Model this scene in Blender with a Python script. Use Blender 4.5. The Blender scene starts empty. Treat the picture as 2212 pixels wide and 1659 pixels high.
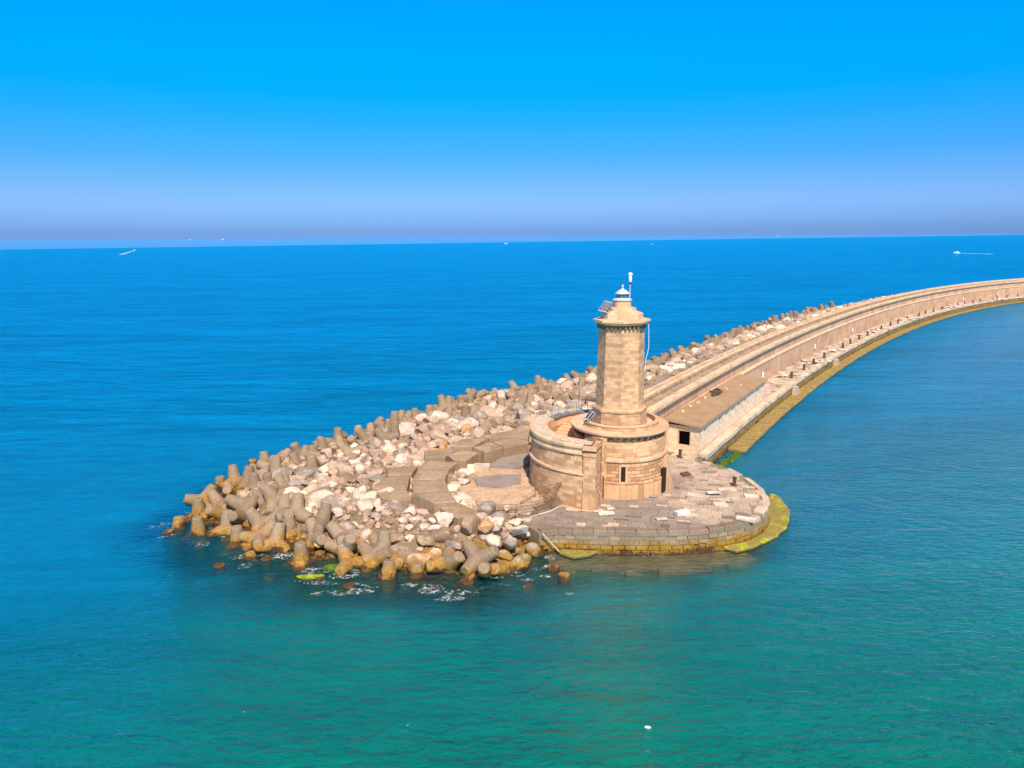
import bpy, bmesh, math, random
from mathutils import Vector, Matrix, noise
rnd = random.Random(11)
SC = bpy.context.scene
COL = SC.collection
PI = math.pi

# ------------------------------------------------------------------ camera
CAM_H, PITCH, ROLL = 26.5, math.radians(11.58), math.radians(.355)
FWD = Vector((0, math.cos(PITCH), -math.sin(PITCH)))
_U0 = Vector((0, math.sin(PITCH), math.cos(PITCH))); _R0 = Vector((1, 0, 0))
RGT = _R0*math.cos(ROLL) - _U0*math.sin(ROLL)
UPV = _U0*math.cos(ROLL) + _R0*math.sin(ROLL)
CAMP = Vector((0, 0, CAM_H)); FPX = 1548.0
cd = bpy.data.cameras.new('camera'); cam = bpy.data.objects.new('camera', cd); COL.objects.link(cam)
cam.matrix_world = Matrix(((RGT.x, UPV.x, -FWD.x, 0), (RGT.y, UPV.y, -FWD.y, 0), (RGT.z, UPV.z, -FWD.z, CAM_H), (0, 0, 0, 1)))
cd.sensor_width = 36; cd.lens = 25.2; cd.clip_start = .5; cd.clip_end = 400000
SC.camera = cam

def at(x, y, z=0.0):
    """survey helper: where a sight line of the photograph meets the level z"""
    d = FWD*FPX + RGT*(x-1106) + UPV*(829.5-y)
    t = (z-CAM_H)/d.z
    return Vector((d.x*t, d.y*t, z))
def atY(x, y, Y):
    d = FWD*FPX + RGT*(x-1106) + UPV*(829.5-y)
    t = Y/d.y
    return Vector((d.x*t, Y, CAM_H+d.z*t))
def px(v):
    w = v - CAMP; k = FPX/w.dot(FWD)
    return 1106+w.dot(RGT)*k, 829.5-w.dot(UPV)*k

# ------------------------------------------------------------------ light
SUN_EL, SUN_AZ = math.radians(51), math.radians(8)      # azimuth from -Y towards +X
SUNV = Vector((math.sin(SUN_AZ)*math.cos(SUN_EL), -math.cos(SUN_AZ)*math.cos(SUN_EL), math.sin(SUN_EL)))
sl = bpy.data.lights.new('sun', 'SUN'); so = bpy.data.objects.new('sun', sl); COL.objects.link(so)
sl.energy = 5.0; sl.angle = math.radians(.5); sl.color = (1, .86, .66)
so.rotation_euler = SUNV.to_track_quat('Z', 'Y').to_euler(); so.location = (20, -30, 80)
W = bpy.data.worlds.new('World'); SC.world = W; W.use_nodes = True
nt = W.node_tree; nt.nodes.clear()
def N(nt, t, **kw):
    n = nt.nodes.new(t)
    for k, v in kw.items():
        if k.startswith('i_'):
            key = k[2:]
            n.inputs[int(key) if key.isdigit() else key.replace('_', ' ')].default_value = v
        else: setattr(n, k, v)
    return n
def ramp(n, stops, interp='LINEAR'):
    e = n.color_ramp.elements
    while len(e) > 1: e.remove(e[0])
    e[0].position, e[0].color = stops[0][0], tuple(stops[0][1])+(1,)
    for p, c in stops[1:]:
        a = e.new(p); a.color = tuple(c)+(1,)
    n.color_ramp.interpolation = interp
sky = N(nt, 'ShaderNodeTexSky', sky_type='NISHITA', sun_disc=False, sun_elevation=SUN_EL, sun_rotation=PI-SUN_AZ)
sky.air_density = 1.0; sky.dust_density = .6; sky.ozone_density = 1.5
tc = N(nt, 'ShaderNodeTexCoord'); sx = N(nt, 'ShaderNodeSeparateXYZ'); rp = N(nt, 'ShaderNodeValToRGB')
mul = N(nt, 'ShaderNodeMix', data_type='RGBA', blend_type='MULTIPLY'); mul.inputs[0].default_value = 1
bg = N(nt, 'ShaderNodeBackground'); bg.inputs[1].default_value = .1; out = N(nt, 'ShaderNodeOutputWorld')
SKYRAMP = [(0, (.28, .60, 1.7)), (.5, (.28, .60, 1.7)), (.5013, (.28, .61, 1.75)), (.504, (.26, .53, 1.40)), (.512, (.29, .57, 1.42)), (.5222, (.34, .62, 1.36)),
           (.5342, (.28, .60, 1.24)), (.5505, (.152, .616, 1.23)), (.575, (.042, .706, 1.36)), (.589, (.004, .79, 1.41)), (.605, (0, .88, 1.46)), (.626, (0, .945, 1.6)), (.6424, (0, .975, 1.73)), (.71, (.75, .8, .9)), (1, (1.0, .9, .85))]
ramp(rp, [(p, tuple(v/2 for v in c)) for p, c in SKYRAMP])
two = N(nt, 'ShaderNodeVectorMath', operation='SCALE'); two.inputs['Scale'].default_value = 2.0
ma = N(nt, 'ShaderNodeMath', operation='MULTIPLY_ADD'); ma.inputs[1].default_value = .5; ma.inputs[2].default_value = .5
L = nt.links.new
L(tc.outputs['Generated'], sx.inputs[0]); L(sx.outputs['Z'], ma.inputs[0]); L(ma.outputs[0], rp.inputs[0])
L(rp.outputs[0], two.inputs[0]); L(sky.outputs[0], mul.inputs[6]); L(two.outputs[0], mul.inputs[7]); L(mul.outputs[2], bg.inputs[0]); L(bg.outputs[0], out.inputs[0])
vs = SC.view_settings; vs.view_transform = 'Standard'; vs.look = 'None'; vs.gamma = 1; vs.exposure = .30
SC.cycles.transparent_max_bounces = 12; SC.cycles.max_bounces = 6

# ------------------------------------------------------------------ helpers
def tag(o, label=None, cat=None, group=None, kind=None):
    if label: o['label'] = label
    if cat: o['category'] = cat
    if group: o['group'] = group
    if kind: o['kind'] = kind
    return o
def empty(name, loc=(0, 0, 0), rz=0):
    o = bpy.data.objects.new(name, None); COL.objects.link(o); o.location = loc; o.rotation_euler = (0, 0, rz); o.empty_display_size = .3
    return o
class MB:
    def __init__(s): s.v = []; s.f = []; s.uv = []; s.c = []; s.col = (1, 1, 1)
    def face(s, pts, uvs=None):
        b = len(s.v); s.v += [tuple(p) for p in pts]; s.f.append(tuple(range(b, b+len(pts))))
        if uvs is None:
            P = [Vector(p) for p in pts]; n = (P[1]-P[0]).cross(P[2]-P[0])
            if n.length < 1e-9 and len(P) > 3: n = (P[2]-P[0]).cross(P[3]-P[0])
            n = n.normalized() if n.length > 0 else Vector((0, 0, 1))
            if abs(n.z) > .8: uvs = [(p.x, p.y) for p in P]
            else:
                t = Vector((-n.y, n.x, 0)).normalized(); uvs = [(p.dot(t), p.z) for p in P]
        s.uv.append(uvs); s.c.append(s.col)
    def box(s, c, d, rz=0, jit=0):
        c = Vector(c); R = Matrix.Rotation(rz, 3, 'Z'); q = []
        for z in (-1, 1):
            for x, y in ((-1, -1), (1, -1), (1, 1), (-1, 1)):
                q.append(c+R@Vector((x*d[0]/2+rnd.uniform(-jit, jit), y*d[1]/2+rnd.uniform(-jit, jit), z*d[2]/2+rnd.uniform(-jit, jit)*.5)))
        for f in ((3, 2, 1, 0), (4, 5, 6, 7), (0, 1, 5, 4), (1, 2, 6, 5), (2, 3, 7, 6), (3, 0, 4, 7)): s.face([q[i] for i in f])
        return s
    def prism(s, pts, z0, z1, top=None):
        """pts counter-clockwise (x,y); top = other outline for the upper face"""
        top = top or pts; n = len(pts)
        s.face([(p[0], p[1], z1) for p in top]); s.face([(p[0], p[1], z0) for p in reversed(pts)])
        u = 0
        for i in range(n):
            a, b, c, d = pts[i], pts[(i+1) % n], top[(i+1) % n], top[i]
            l = math.dist(a, b)
            s.face([(a[0], a[1], z0), (b[0], b[1], z0), (c[0], c[1], z1), (d[0], d[1], z1)], [(u, z0), (u+l, z0), (u+l, z1), (u, z1)]); u += l
        return s
    def sweep(s, frames, prof, closed=False, cap=True):
        """frames: (x,y,nx,ny,u). prof: closed polygon (offset along n, z), seen with n right / z up, counter-clockwise"""
        P = [[(x+nx*o, y+ny*o, z) for o, z in prof] for x, y, nx, ny, u in frames]
        m = len(prof); L_ = [0]
        for i in range(m): L_.append(L_[-1]+math.dist(prof[i], prof[(i+1) % m]))
        k = len(frames)
        for i in range(k if closed else k-1):
            j = (i+1) % k; u0 = frames[i][4]; u1 = frames[j][4] if j else frames[-1][4]+math.dist(frames[-1][:2], frames[0][:2])
            for a in range(m):
                b = (a+1) % m
                if abs(prof[a][0]-prof[b][0]) > abs(prof[a][1]-prof[b][1]): va, vb = prof[a][0], prof[b][0]
                else: va, vb = prof[a][1], prof[b][1]
                s.face([P[i][a], P[j][a], P[j][b], P[i][b]], [(u0, va), (u1, va), (u1, vb), (u0, vb)])
        if cap and not closed:
            s.face(list(reversed(P[0]))); s.face(P[-1])
        return s
    def tube(s, a, b, r, r2=None, n=8, caps=True):
        a = Vector(a); b = Vector(b); r2 = r if r2 is None else r2
        d = (b-a).normalized(); t = d.cross(Vector((0, 0, 1)) if abs(d.z) < .9 else Vector((1, 0, 0))).normalized(); w = d.cross(t)
        A = [a+(t*math.cos(2*PI*i/n)+w*math.sin(2*PI*i/n))*r for i in range(n)]
        B = [b+(t*math.cos(2*PI*i/n)+w*math.sin(2*PI*i/n))*r2 for i in range(n)]
        for i in range(n):
            j = (i+1) % n; s.face([A[i], A[j], B[j], B[i]])
        if caps: s.face(list(reversed(A))); s.face(B)
        return s
    def lathe(s, c, prof, n=32, a0=0, a1=2*PI, rot=0):
        """open profile (r,z) bottom to top"""
        for i in range(n):
            t0 = rot+a0+(a1-a0)*i/n; t1 = rot+a0+(a1-a0)*(i+1)/n
            for (r0, z0), (r1, z1) in zip(prof[:-1], prof[1:]):
                R = max(r0, r1); vv = (z0, z1) if abs(z1-z0) > abs(r1-r0) else (r0, r1)
                p = lambda r, t, z: (c[0]+r*math.cos(t), c[1]+r*math.sin(t), z)
                if r0 < 1e-6: s.face([p(r0, t0, z0), p(r1, t1, z1), p(r1, t0, z1)])
                elif r1 < 1e-6: s.face([p(r0, t0, z0), p(r0, t1, z0), p(r1, t0, z1)])
                else: s.face([p(r0, t0, z0), p(r0, t1, z0), p(r1, t1, z1), p(r1, t0, z1)], [(R*t0, vv[0]), (R*t1, vv[0]), (R*t1, vv[1]), (R*t0, vv[1])])
        return s
    def build(s, name, mat, parent=None, smooth=False, weld=True, bevel=0):
        me = bpy.data.meshes.new(name); me.from_pydata(s.v, [], s.f)
        me.uv_layers.new(name='UVMap'); me.color_attributes.new('tint', 'FLOAT_COLOR', 'CORNER'); i = 0
        ul = me.uv_layers['UVMap']; ca = me.color_attributes['tint']
        for fu, fc in zip(s.uv, s.c):
            for u in fu:
                ul.data[i].uv = u; ca.data[i].color = (fc[0], fc[1], fc[2], 1); i += 1
        bm = bmesh.new(); bm.from_mesh(me)
        if weld: bmesh.ops.remove_doubles(bm, verts=bm.verts, dist=1e-4)
        bmesh.ops.recalc_face_normals(bm, faces=bm.faces) if s.closed else None
        bm.to_mesh(me); bm.free()
        if smooth:
            me.shade_smooth()
            me.set_sharp_from_angle(angle=math.radians(smooth if smooth is not True else 40))
        me.materials.append(mat)
        o = bpy.data.objects.new(name, me); COL.objects.link(o)
        if parent: o.parent = parent; o.matrix_parent_inverse = Matrix.Identity(4); o.location = -parent.location if parent.type == 'EMPTY' or True else (0, 0, 0)
        if parent and parent.rotation_euler[2]:
            o.matrix_parent_inverse = Matrix.Identity(4); o.matrix_basis = parent.matrix_basis.inverted() if parent.parent is None else Matrix.Identity(4)
        if bevel:
            m = o.modifiers.new('bevel', 'BEVEL'); m.width = bevel; m.segments = 1; m.limit_method = 'ANGLE'
        return o
    closed = True
def part(mb, name, mat, parent, **k):
    """child mesh given in world coordinates"""
    o = mb.build(name, mat, None, **k)
    o.parent = parent; o.matrix_parent_inverse = Matrix.Identity(4)
    M = Matrix.Identity(4); p = parent; chain = []
    while p: chain.append(p); p = p.parent
    for p in reversed(chain): M = M @ Matrix.LocRotScale(p.location, p.rotation_euler, p.scale)
    o.matrix_basis = M.inverted()
    return o

# ------------------------------------------------------------------ materials
def mat_new(name):
    m = bpy.data.materials.new(name); m.use_nodes = True; m.node_tree.nodes.clear()
    o = N(m.node_tree, 'ShaderNodeOutputMaterial'); return m, m.node_tree, o
def mixc(nt, f, a, b, mode='MIX'):
    n = N(nt, 'ShaderNodeMix', data_type='RGBA', blend_type=mode)
    for i, v in ((0, f), (6, a), (7, b)):
        if isinstance(v, bpy.types.NodeSocket): nt.links.new(v, n.inputs[i])
        elif i == 0: n.inputs[i].default_value = v
        else: n.inputs[i].default_value = tuple(v)+(1,) if len(v) == 3 else v
    return n.outputs[2]
def nz(nt, vec, scale, detail=3, rough=.55, kind='ShaderNodeTexNoise'):
    n = N(nt, kind); n.inputs['Scale'].default_value = scale
    if kind == 'ShaderNodeTexNoise': n.inputs['Detail'].default_value = detail; n.inputs['Roughness'].default_value = rough
    if vec is not None: nt.links.new(vec, n.inputs['Vector'])
    return n
def mr(nt, v, a, b, c=0., d=1., smooth=False):
    n = N(nt, 'ShaderNodeMapRange'); n.interpolation_type = 'SMOOTHSTEP' if smooth else 'LINEAR'
    nt.links.new(v, n.inputs[0])
    for i, x in enumerate((a, b, c, d)): n.inputs[i+1].default_value = x
    return n.outputs[0]
def math_(nt, op, a, b=0.):
    n = N(nt, 'ShaderNodeMath', operation=op)
    for i, v in enumerate((a, b)):
        if isinstance(v, bpy.types.NodeSocket): nt.links.new(v, n.inputs[i])
        else: n.inputs[i].default_value = v
    return n.outputs[0]
def bump(nt, h, st=.5, dist=.05):
    b = N(nt, 'ShaderNodeBump'); b.inputs['Strength'].default_value = st; b.inputs['Distance'].default_value = dist
    nt.links.new(h, b.inputs['Height']); return b.outputs[0]
def finish(m, nt, out, col, nrm=None, rough=.85, spec=.3, metal=0):
    p = N(nt, 'ShaderNodeBsdfPrincipled')
    if isinstance(col, bpy.types.NodeSocket): nt.links.new(col, p.inputs['Base Color'])
    else: p.inputs['Base Color'].default_value = tuple(col)+(1,)
    if isinstance(rough, bpy.types.NodeSocket): nt.links.new(rough, p.inputs['Roughness'])
    else: p.inputs['Roughness'].default_value = rough
    p.inputs['Specular IOR Level'].default_value = spec; p.inputs['Metallic'].default_value = metal
    if nrm is not None: nt.links.new(nrm, p.inputs['Normal'])
    nt.links.new(p.outputs[0], out.inputs[0]); return m
def tide(nt, col, pos, lo=.12, hi=1.0, ochre=(.34, .19, .025), dark=(.05, .022, .012), amt=.9):
    """algae and wet band that the tide leaves, by height above the sea"""
    s = N(nt, 'ShaderNodeSeparateXYZ'); nt.links.new(pos, s.inputs[0])
    n = nz(nt, pos, .9, 4); n2 = nz(nt, pos, 4, 3)
    z = math_(nt, 'ADD', s.outputs[2], mr(nt, n.outputs[0], .3, .7, -.45, .45))
    z = math_(nt, 'ADD', z, mr(nt, n2.outputs[0], .3, .7, -.12, .12))
    f = mr(nt, z, hi*.55, hi*1.25, amt, 0, True)
    oc = mixc(nt, mr(nt, n2.outputs[0], .4, .62), ochre, tuple(v*.55 for v in ochre))
    c = mixc(nt, f, col, oc)
    return mixc(nt, mr(nt, z, lo, lo+.28, .95, 0, True), c, mixc(nt, mr(nt, n2.outputs[0], .35, .65), dark, (.13, .055, .02)))
def stone(name, c1, c2, bw=.75, bh=.36, mortar=.018, mcol=None, bumpd=.02, stain=.35, light=.25, tidal=False, scale=1.0, rough_n=6., bst=.6, offs=.5, mix_m=.8, streak=.25, spots=.35):
    m, nt, out = mat_new(name)
    uv = N(nt, 'ShaderNodeUVMap'); geo = N(nt, 'ShaderNodeNewGeometry')
    b = N(nt, 'ShaderNodeTexBrick'); nt.links.new(uv.outputs[0], b.inputs[0])
    b.inputs['Scale'].default_value = scale; b.inputs['Brick Width'].default_value = bw; b.inputs['Row Height'].default_value = bh
    b.inputs['Mortar Size'].default_value = mortar; b.inputs['Mortar Smooth'].default_value = .3; b.inputs['Bias'].default_value = -.1
    b.offset = offs; b.inputs['Color1'].default_value = (0, 0, 0, 1); b.inputs['Color2'].default_value = (1, 1, 1, 1); b.inputs['Mortar'].default_value = (.5, .5, .5, 1)
    t = b.outputs[0]
    rp = N(nt, 'ShaderNodeValToRGB'); nt.links.new(t, rp.inputs[0])
    mid = tuple((a+c)/2 for a, c in zip(c1, c2)); li = tuple(min(1, v*1.35) for v in c1)
    ramp(rp, [(0, tuple(v*.88 for v in c2)), (.15, c2), (.35, mid), (.6, c1), (.86, c1), (.93, tuple(v*(1-light)+w*light for v, w in zip(c1, li)))])
    n = nz(nt, geo.outputs['Position'], .45, 4, .6); n2 = nz(nt, geo.outputs['Position'], rough_n, 4, .7)
    c = mixc(nt, mr(nt, n.outputs[0], .38, .68, 0, stain, True), rp.outputs[0], tuple(v*.62 for v in mid))
    c = mixc(nt, .5, c, n2.outputs[0], 'OVERLAY')
    mc = mcol or tuple(v*.62 for v in c2)
    c = mixc(nt, mr(nt, b.outputs['Fac'], 0, 1, 0, mix_m), c, mc)
    mp = N(nt, 'ShaderNodeMapping'); mp.inputs['Scale'].default_value = (1, 1, .12); nt.links.new(geo.outputs['Position'], mp.inputs[0])
    n3 = nz(nt, mp.outputs[0], 1.6, 5, .7)
    c = mixc(nt, mr(nt, n3.outputs[0], .50, .68, 0, streak, True), c, tuple(v*.5 for v in mid))
    mp = N(nt, 'ShaderNodeMapping'); mp.inputs['Scale'].default_value = (1, 1, 2.6); nt.links.new(geo.outputs['Position'], mp.inputs[0])
    n4 = nz(nt, mp.outputs[0], 1.5, 4, .7)
    c = mixc(nt, mr(nt, n4.outputs[0], .60, .70, 0, spots, True), c, tuple(v*.42 for v in mid))
    if tidal: c = tide(nt, c, geo.outputs['Position'])
    h = math_(nt, 'ADD', math_(nt, 'MULTIPLY', b.outputs['Fac'], -1.), math_(nt, 'MULTIPLY', n2.outputs[0], .8))
    h = math_(nt, 'ADD', h, math_(nt, 'MULTIPLY', t, .5))
    return finish(m, nt, out, c, bump(nt, h, bst, bumpd), .88, .2)
def plain(name, c, rough=.7, var=.25, scale=3., metal=0, bumpd=.01, tidal=False, c2=None, spec=.3, **tk):
    m, nt, out = mat_new(name); geo = N(nt, 'ShaderNodeNewGeometry')
    n = nz(nt, geo.outputs['Position'], scale, 5, .65); n2 = nz(nt, geo.outputs['Position'], scale*6, 3, .6)
    c2 = c2 or tuple(v*(1-var*1.6) for v in c)
    col = mixc(nt, mr(nt, n.outputs[0], .35, .68, 0, 1), c, c2)
    col = mixc(nt, .3, col, n2.outputs[0], 'OVERLAY')
    if tidal: col = tide(nt, col, geo.outputs['Position'], **tk)
    return finish(m, nt, out, col, bump(nt, n2.outputs[0], .5, bumpd), rough, spec, metal)

S1, S2 = (.70, .425, .255), (.50, .285, .16)
M = {}
M['ashlar'] = stone('ashlar_stone', S1, S2, mix_m=.5, spots=.5, light=.5, mortar=.012)
M['ashlar_small'] = stone('tower_stone', (.70, .425, .255), (.53, .31, .18), .62, .33, light=.6, mortar=.01, mix_m=.5, spots=.6, streak=.15)
M['rustic'] = stone('rusticated_stone', (.72, .415, .24), (.50, .275, .15), .95, .34, .03, bumpd=.09, bst=1., tidal=False)
M['trim'] = stone('trim_stone', (.74, .48, .31), (.66, .41, .26), 1.6, 3., .006, stain=.3)
M['plinthstone'] = stone('plinth_stone', (.72, .42, .245), (.54, .30, .15), .62, 1.7, .01, stain=.25, light=.6, offs=0)
M['walltop'] = plain('worn_wall_top', (.72, .58, .47), .9, .3, 2.2, bumpd=.04)
M['dark'] = plain('shade_black', (.03, .022, .018), .9)  # near-black carries the shade of openings and groove; also the mast collar
M['corbel'] = plain('shade_brown', (.22, .14, .09), .9)  # dark brown puts the cornice shade into the corbel colour; doors share it
M['white'] = plain('white_paint', (.82, .80, .82), .45, .08, 2)
M['lantern_paint'] = plain('lantern_grey_paint', (.58, .56, .58), .5, .15, 3)
M['iron'] = plain('rusty_iron', (.12, .045, .03), .75, .4, 4, c2=(.06, .03, .025))
M['steel'] = plain('grey_steel', (.22, .24, .27), .5, .2)
M['dsteel'] = plain('weathered_grey_rail', (.13, .10, .08), .6, .2)
M['panelframe'] = plain('aluminium_frame', (.62, .60, .66), .4, .1, metal=.3)
M['panelcell'] = plain('solar_cell', (.018, .02, .05), .15, .2, spec=.6)
M['lens'] = None
m, ntm, o = mat_new('lantern_glass')
geo = N(ntm, 'ShaderNodeNewGeometry'); nn = nz(ntm, geo.outputs['Position'], 9, 2)
finish(m, ntm, o, mixc(ntm, mr(ntm, nn.outputs[0], .35, .65), (.02, .10, .16), (.10, .28, .36)), None, .08, .8); M['glass'] = m
M['wallplaster'] = stone('breakwater_wall', (.62, .40, .27), (.56, .355, .235), 3.2, 1.7, .012, streak=.6, spots=.3, stain=.4, light=.1, bumpd=.015)
M['coping'] = stone('breakwater_coping', (.78, .55, .37), (.66, .45, .30), 1.4, 4., .02, stain=.25)
M['walk'] = plain('walkway_stone', (.50, .36, .25), .9, .35, 1.1, bumpd=.03)
M['bwhite'] = stone('white_limewashed_block', (.88, .67, .51), (.80, .60, .46), 1.0, .34, .02, stain=.2, light=.1, bumpd=.02)
M['bcream'] = stone('cream_block', (.78, .62, .46), (.70, .54, .39), 1.1, .34, .008, stain=.15, light=.1)
M['roof'] = plain('concrete_roof', (.41, .265, .165), .9, .14, .55, bumpd=.02)
M['concrete_slab'] = plain('cast_concrete_block', (.43, .30, .205), .92, .22, .9, bumpd=.04)
M['concrete_slab'] = stone('cast_concrete_blocks', (.43, .30, .205), (.36, .25, .165), 2.3, 1.9, .012, stain=.5, light=.2, streak=.35, spots=.6, bumpd=.05)
M['quaywall'] = stone('quay_wall_stone', (.40, .31, .22), (.25, .18, .12), 1.1, .42, .05, mcol=(.04, .03, .02), bumpd=.08, tidal=True, stain=.4)
M['capstone'] = stone('quay_cap_stone', (.72, .57, .43), (.58, .44, .33), 1.5, 3., .02, stain=.3)
M['bollard'] = plain('rusty_bollard_paint', (.13, .055, .055), .6, .3, 5)
M['algae_shelf'] = None

def paving():
    m, nt, out = mat_new('quay_paving'); geo = N(nt, 'ShaderNodeNewGeometry')
    at_ = N(nt, 'ShaderNodeVertexColor', layer_name='tint')
    n = nz(nt, geo.outputs['Position'], .8, 5, .65); n2 = nz(nt, geo.outputs['Position'], 5, 5, .7)
    c = mixc(nt, mr(nt, n.outputs[0], .45, .7, 0, .5), at_.outputs[0], (.17, .13, .10))
    c = mixc(nt, .5, c, n2.outputs[0], 'OVERLAY')
    c = tide(nt, c, geo.outputs['Position'])
    return finish(m, nt, out, c, bump(nt, n2.outputs[0], .6, .04), .85, .25)
M['paving'] = paving()
def shelf_mat(name, a, b, c3):
    m, nt, out = mat_new(name); geo = N(nt, 'ShaderNodeNewGeometry')
    n = nz(nt, geo.outputs['Position'], .7, 6, .7); n2 = nz(nt, geo.outputs['Position'], 2.4, 5, .7)
    r = N(nt, 'ShaderNodeValToRGB'); nt.links.new(n.outputs[0], r.inputs[0]); ramp(r, [(.38, c3), (.47, a), (.54, c3), (.60, b), (.66, a)])
    c = mixc(nt, .6, r.outputs[0], n2.outputs[0], 'OVERLAY')
    s = N(nt, 'ShaderNodeSeparateXYZ'); nt.links.new(geo.outputs['Position'], s.inputs[0])
    c = mixc(nt, mr(nt, s.outputs[2], .02, .2, 1, 0), c, (.05, .025, .012))
    return finish(m, nt, out, c, bump(nt, n2.outputs[0], .6, .05), .8, .25)
M['shelf_yellow'] = shelf_mat('algae_yellow_shelf', (.36, .26, .08), (.44, .34, .04), (.22, .155, .09))
M['shelf_green'] = shelf_mat('algae_green_shelf', (.26, .23, .04), (.40, .44, .01), (.25, .18, .08))
M['lime'] = shelf_mat('bright_lime_algae', (.30, .40, .01), (.42, .50, .01), (.14, .20, .01))
M['weed'] = plain('green_seaweed', (.10, .17, .015), .8, .4, 2.5, c2=(.04, .06, .01), bumpd=.1)

def tetra_mat():
    m, nt, out = mat_new('tetrapod_concrete'); geo = N(nt, 'ShaderNodeNewGeometry'); oi = N(nt, 'ShaderNodeObjectInfo')
    tcn = N(nt, 'ShaderNodeTexCoord')
    n = nz(nt, tcn.outputs['Object'], 1.1, 5, .6); n2 = nz(nt, geo.outputs['Position'], 7, 5, .7)
    base = mixc(nt, oi.outputs['Random'], (.36, .26, .18), (.25, .178, .122))
    c = mixc(nt, mr(nt, n.outputs[0], .4, .68, 0, .6), base, (.22, .155, .105))
    # pale dry leg ends
    c = mixc(nt, .85, c, n2.outputs[0], 'OVERLAY')
    c = tide(nt, c, geo.outputs['Position'], lo=.18, hi=1.15, ochre=(.43, .22, .04))
    return finish(m, nt, out, c, bump(nt, n2.outputs[0], .7, .035), .86, .25)
M['tetra'] = tetra_mat()
def rock_mat(name, a, b, c3):
    m, nt, out = mat_new(name); geo = N(nt, 'ShaderNodeNewGeometry'); oi = N(nt, 'ShaderNodeObjectInfo'); tcn = N(nt, 'ShaderNodeTexCoord')
    add = N(nt, 'ShaderNodeVectorMath', operation='ADD'); nt.links.new(geo.outputs['Position'], add.inputs[0])
    nt.links.new(oi.outputs['Random'], add.inputs[1])
    n = nz(nt, add.outputs[0], 1.6, 5, .65); n2 = nz(nt, add.outputs[0], 6, 6, .75)
    base = mixc(nt, oi.outputs['Random'], a, b)
    c = mixc(nt, mr(nt, n.outputs[0], .5, .66, 0, .8), base, c3)
    c = mixc(nt, .7, c, n2.outputs[0], 'OVERLAY')
    c = tide(nt, c, geo.outputs['Position'], lo=.1, hi=1.0)
    return finish(m, nt, out, c, bump(nt, n2.outputs[0], .8, .08), .9, .2)
ROCKC = {'whitish': rock_mat('whitish_limestone', (.76, .63, .53), (.62, .49, .41), (.42, .29, .21)),
         'pinkish': rock_mat('pinkish_limestone', (.55, .385, .30), (.42, .29, .225), (.64, .50, .41)),
         'grey': rock_mat('grey_limestone', (.38, .315, .275), (.27, .215, .185), (.56, .46, .39)),
         'brown': rock_mat('brown_stone', (.34, .235, .16), (.26, .18, .12), (.50, .38, .28)),
         'orange': rock_mat('orange_stone', (.58, .35, .20), (.54, .28, .13), (.64, .50, .38))}
M['mound'] = None
def mound_mat():
    m, nt, out = mat_new('rubble_ground'); geo = N(nt, 'ShaderNodeNewGeometry')
    v = N(nt, 'ShaderNodeTexVoronoi'); v.inputs['Scale'].default_value = 2.2; nt.links.new(geo.outputs['Position'], v.inputs[0])
    n = nz(nt, geo.outputs['Position'], 1.2, 5, .7); n2 = nz(nt, geo.outputs['Position'], 9, 4, .7)
    c = mixc(nt, v.outputs['Color'], (.26, .18, .12), (.17, .115, .075))  # brown darkened so the gaps between boulders hold shade in the colour
    c = mixc(nt, mr(nt, n.outputs[0], .45, .6), c, (.33, .235, .16))
    c = mixc(nt, .5, c, n2.outputs[0], 'OVERLAY')
    c = tide(nt, c, geo.outputs['Position'], lo=.4, hi=1.3)
    return finish(m, nt, out, c, bump(nt, math_(nt, 'ADD', v.outputs['Distance'], n2.outputs[0]), .8, .12), .92, .2)
M['mound'] = mound_mat()

# ------------------------------------------------------------------ water
def N_y(nt, pos):
    s = N(nt, 'ShaderNodeSeparateXYZ'); nt.links.new(pos, s.inputs[0]); return s.outputs[1]
def waves(nt, pos, big=False):
    def stretched(rot, sx_, sy_, sc, det=3, dist=0.):
        mp = N(nt, 'ShaderNodeMapping'); mp.inputs['Rotation'].default_value = (0, 0, rot); mp.inputs['Scale'].default_value = (sx_, sy_, 1)
        nt.links.new(pos, mp.inputs[0]); n = nz(nt, mp.outputs[0], sc, det, .6); n.inputs['Distortion'].default_value = dist
        return n.outputs[0]
    a = stretched(.22, .38, 1, .62, 4, .5)
    b = stretched(-.1, .4, 1, 2.1, 5, .4)
    c = stretched(.3, .35, 1, .06, 3, .3)
    h = math_(nt, 'ADD', math_(nt, 'MULTIPLY', a, 1.0), math_(nt, 'MULTIPLY', b, .85))
    if big:
        h = math_(nt, 'ADD', h, math_(nt, 'MULTIPLY', stretched(.12, .3, 1, .17, 4, .4), mr(nt, N_y(nt, pos), 45, 110, 1.4, 4.6)))
        h = math_(nt, 'ADD', h, math_(nt, 'MULTIPLY', stretched(.05, .3, 1, .045, 4, .4), mr(nt, N_y(nt, pos), 45, 130, 1.5, 10.)))
    return math_(nt, 'ADD', h, math_(nt, 'MULTIPLY', c, 2.2))
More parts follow.
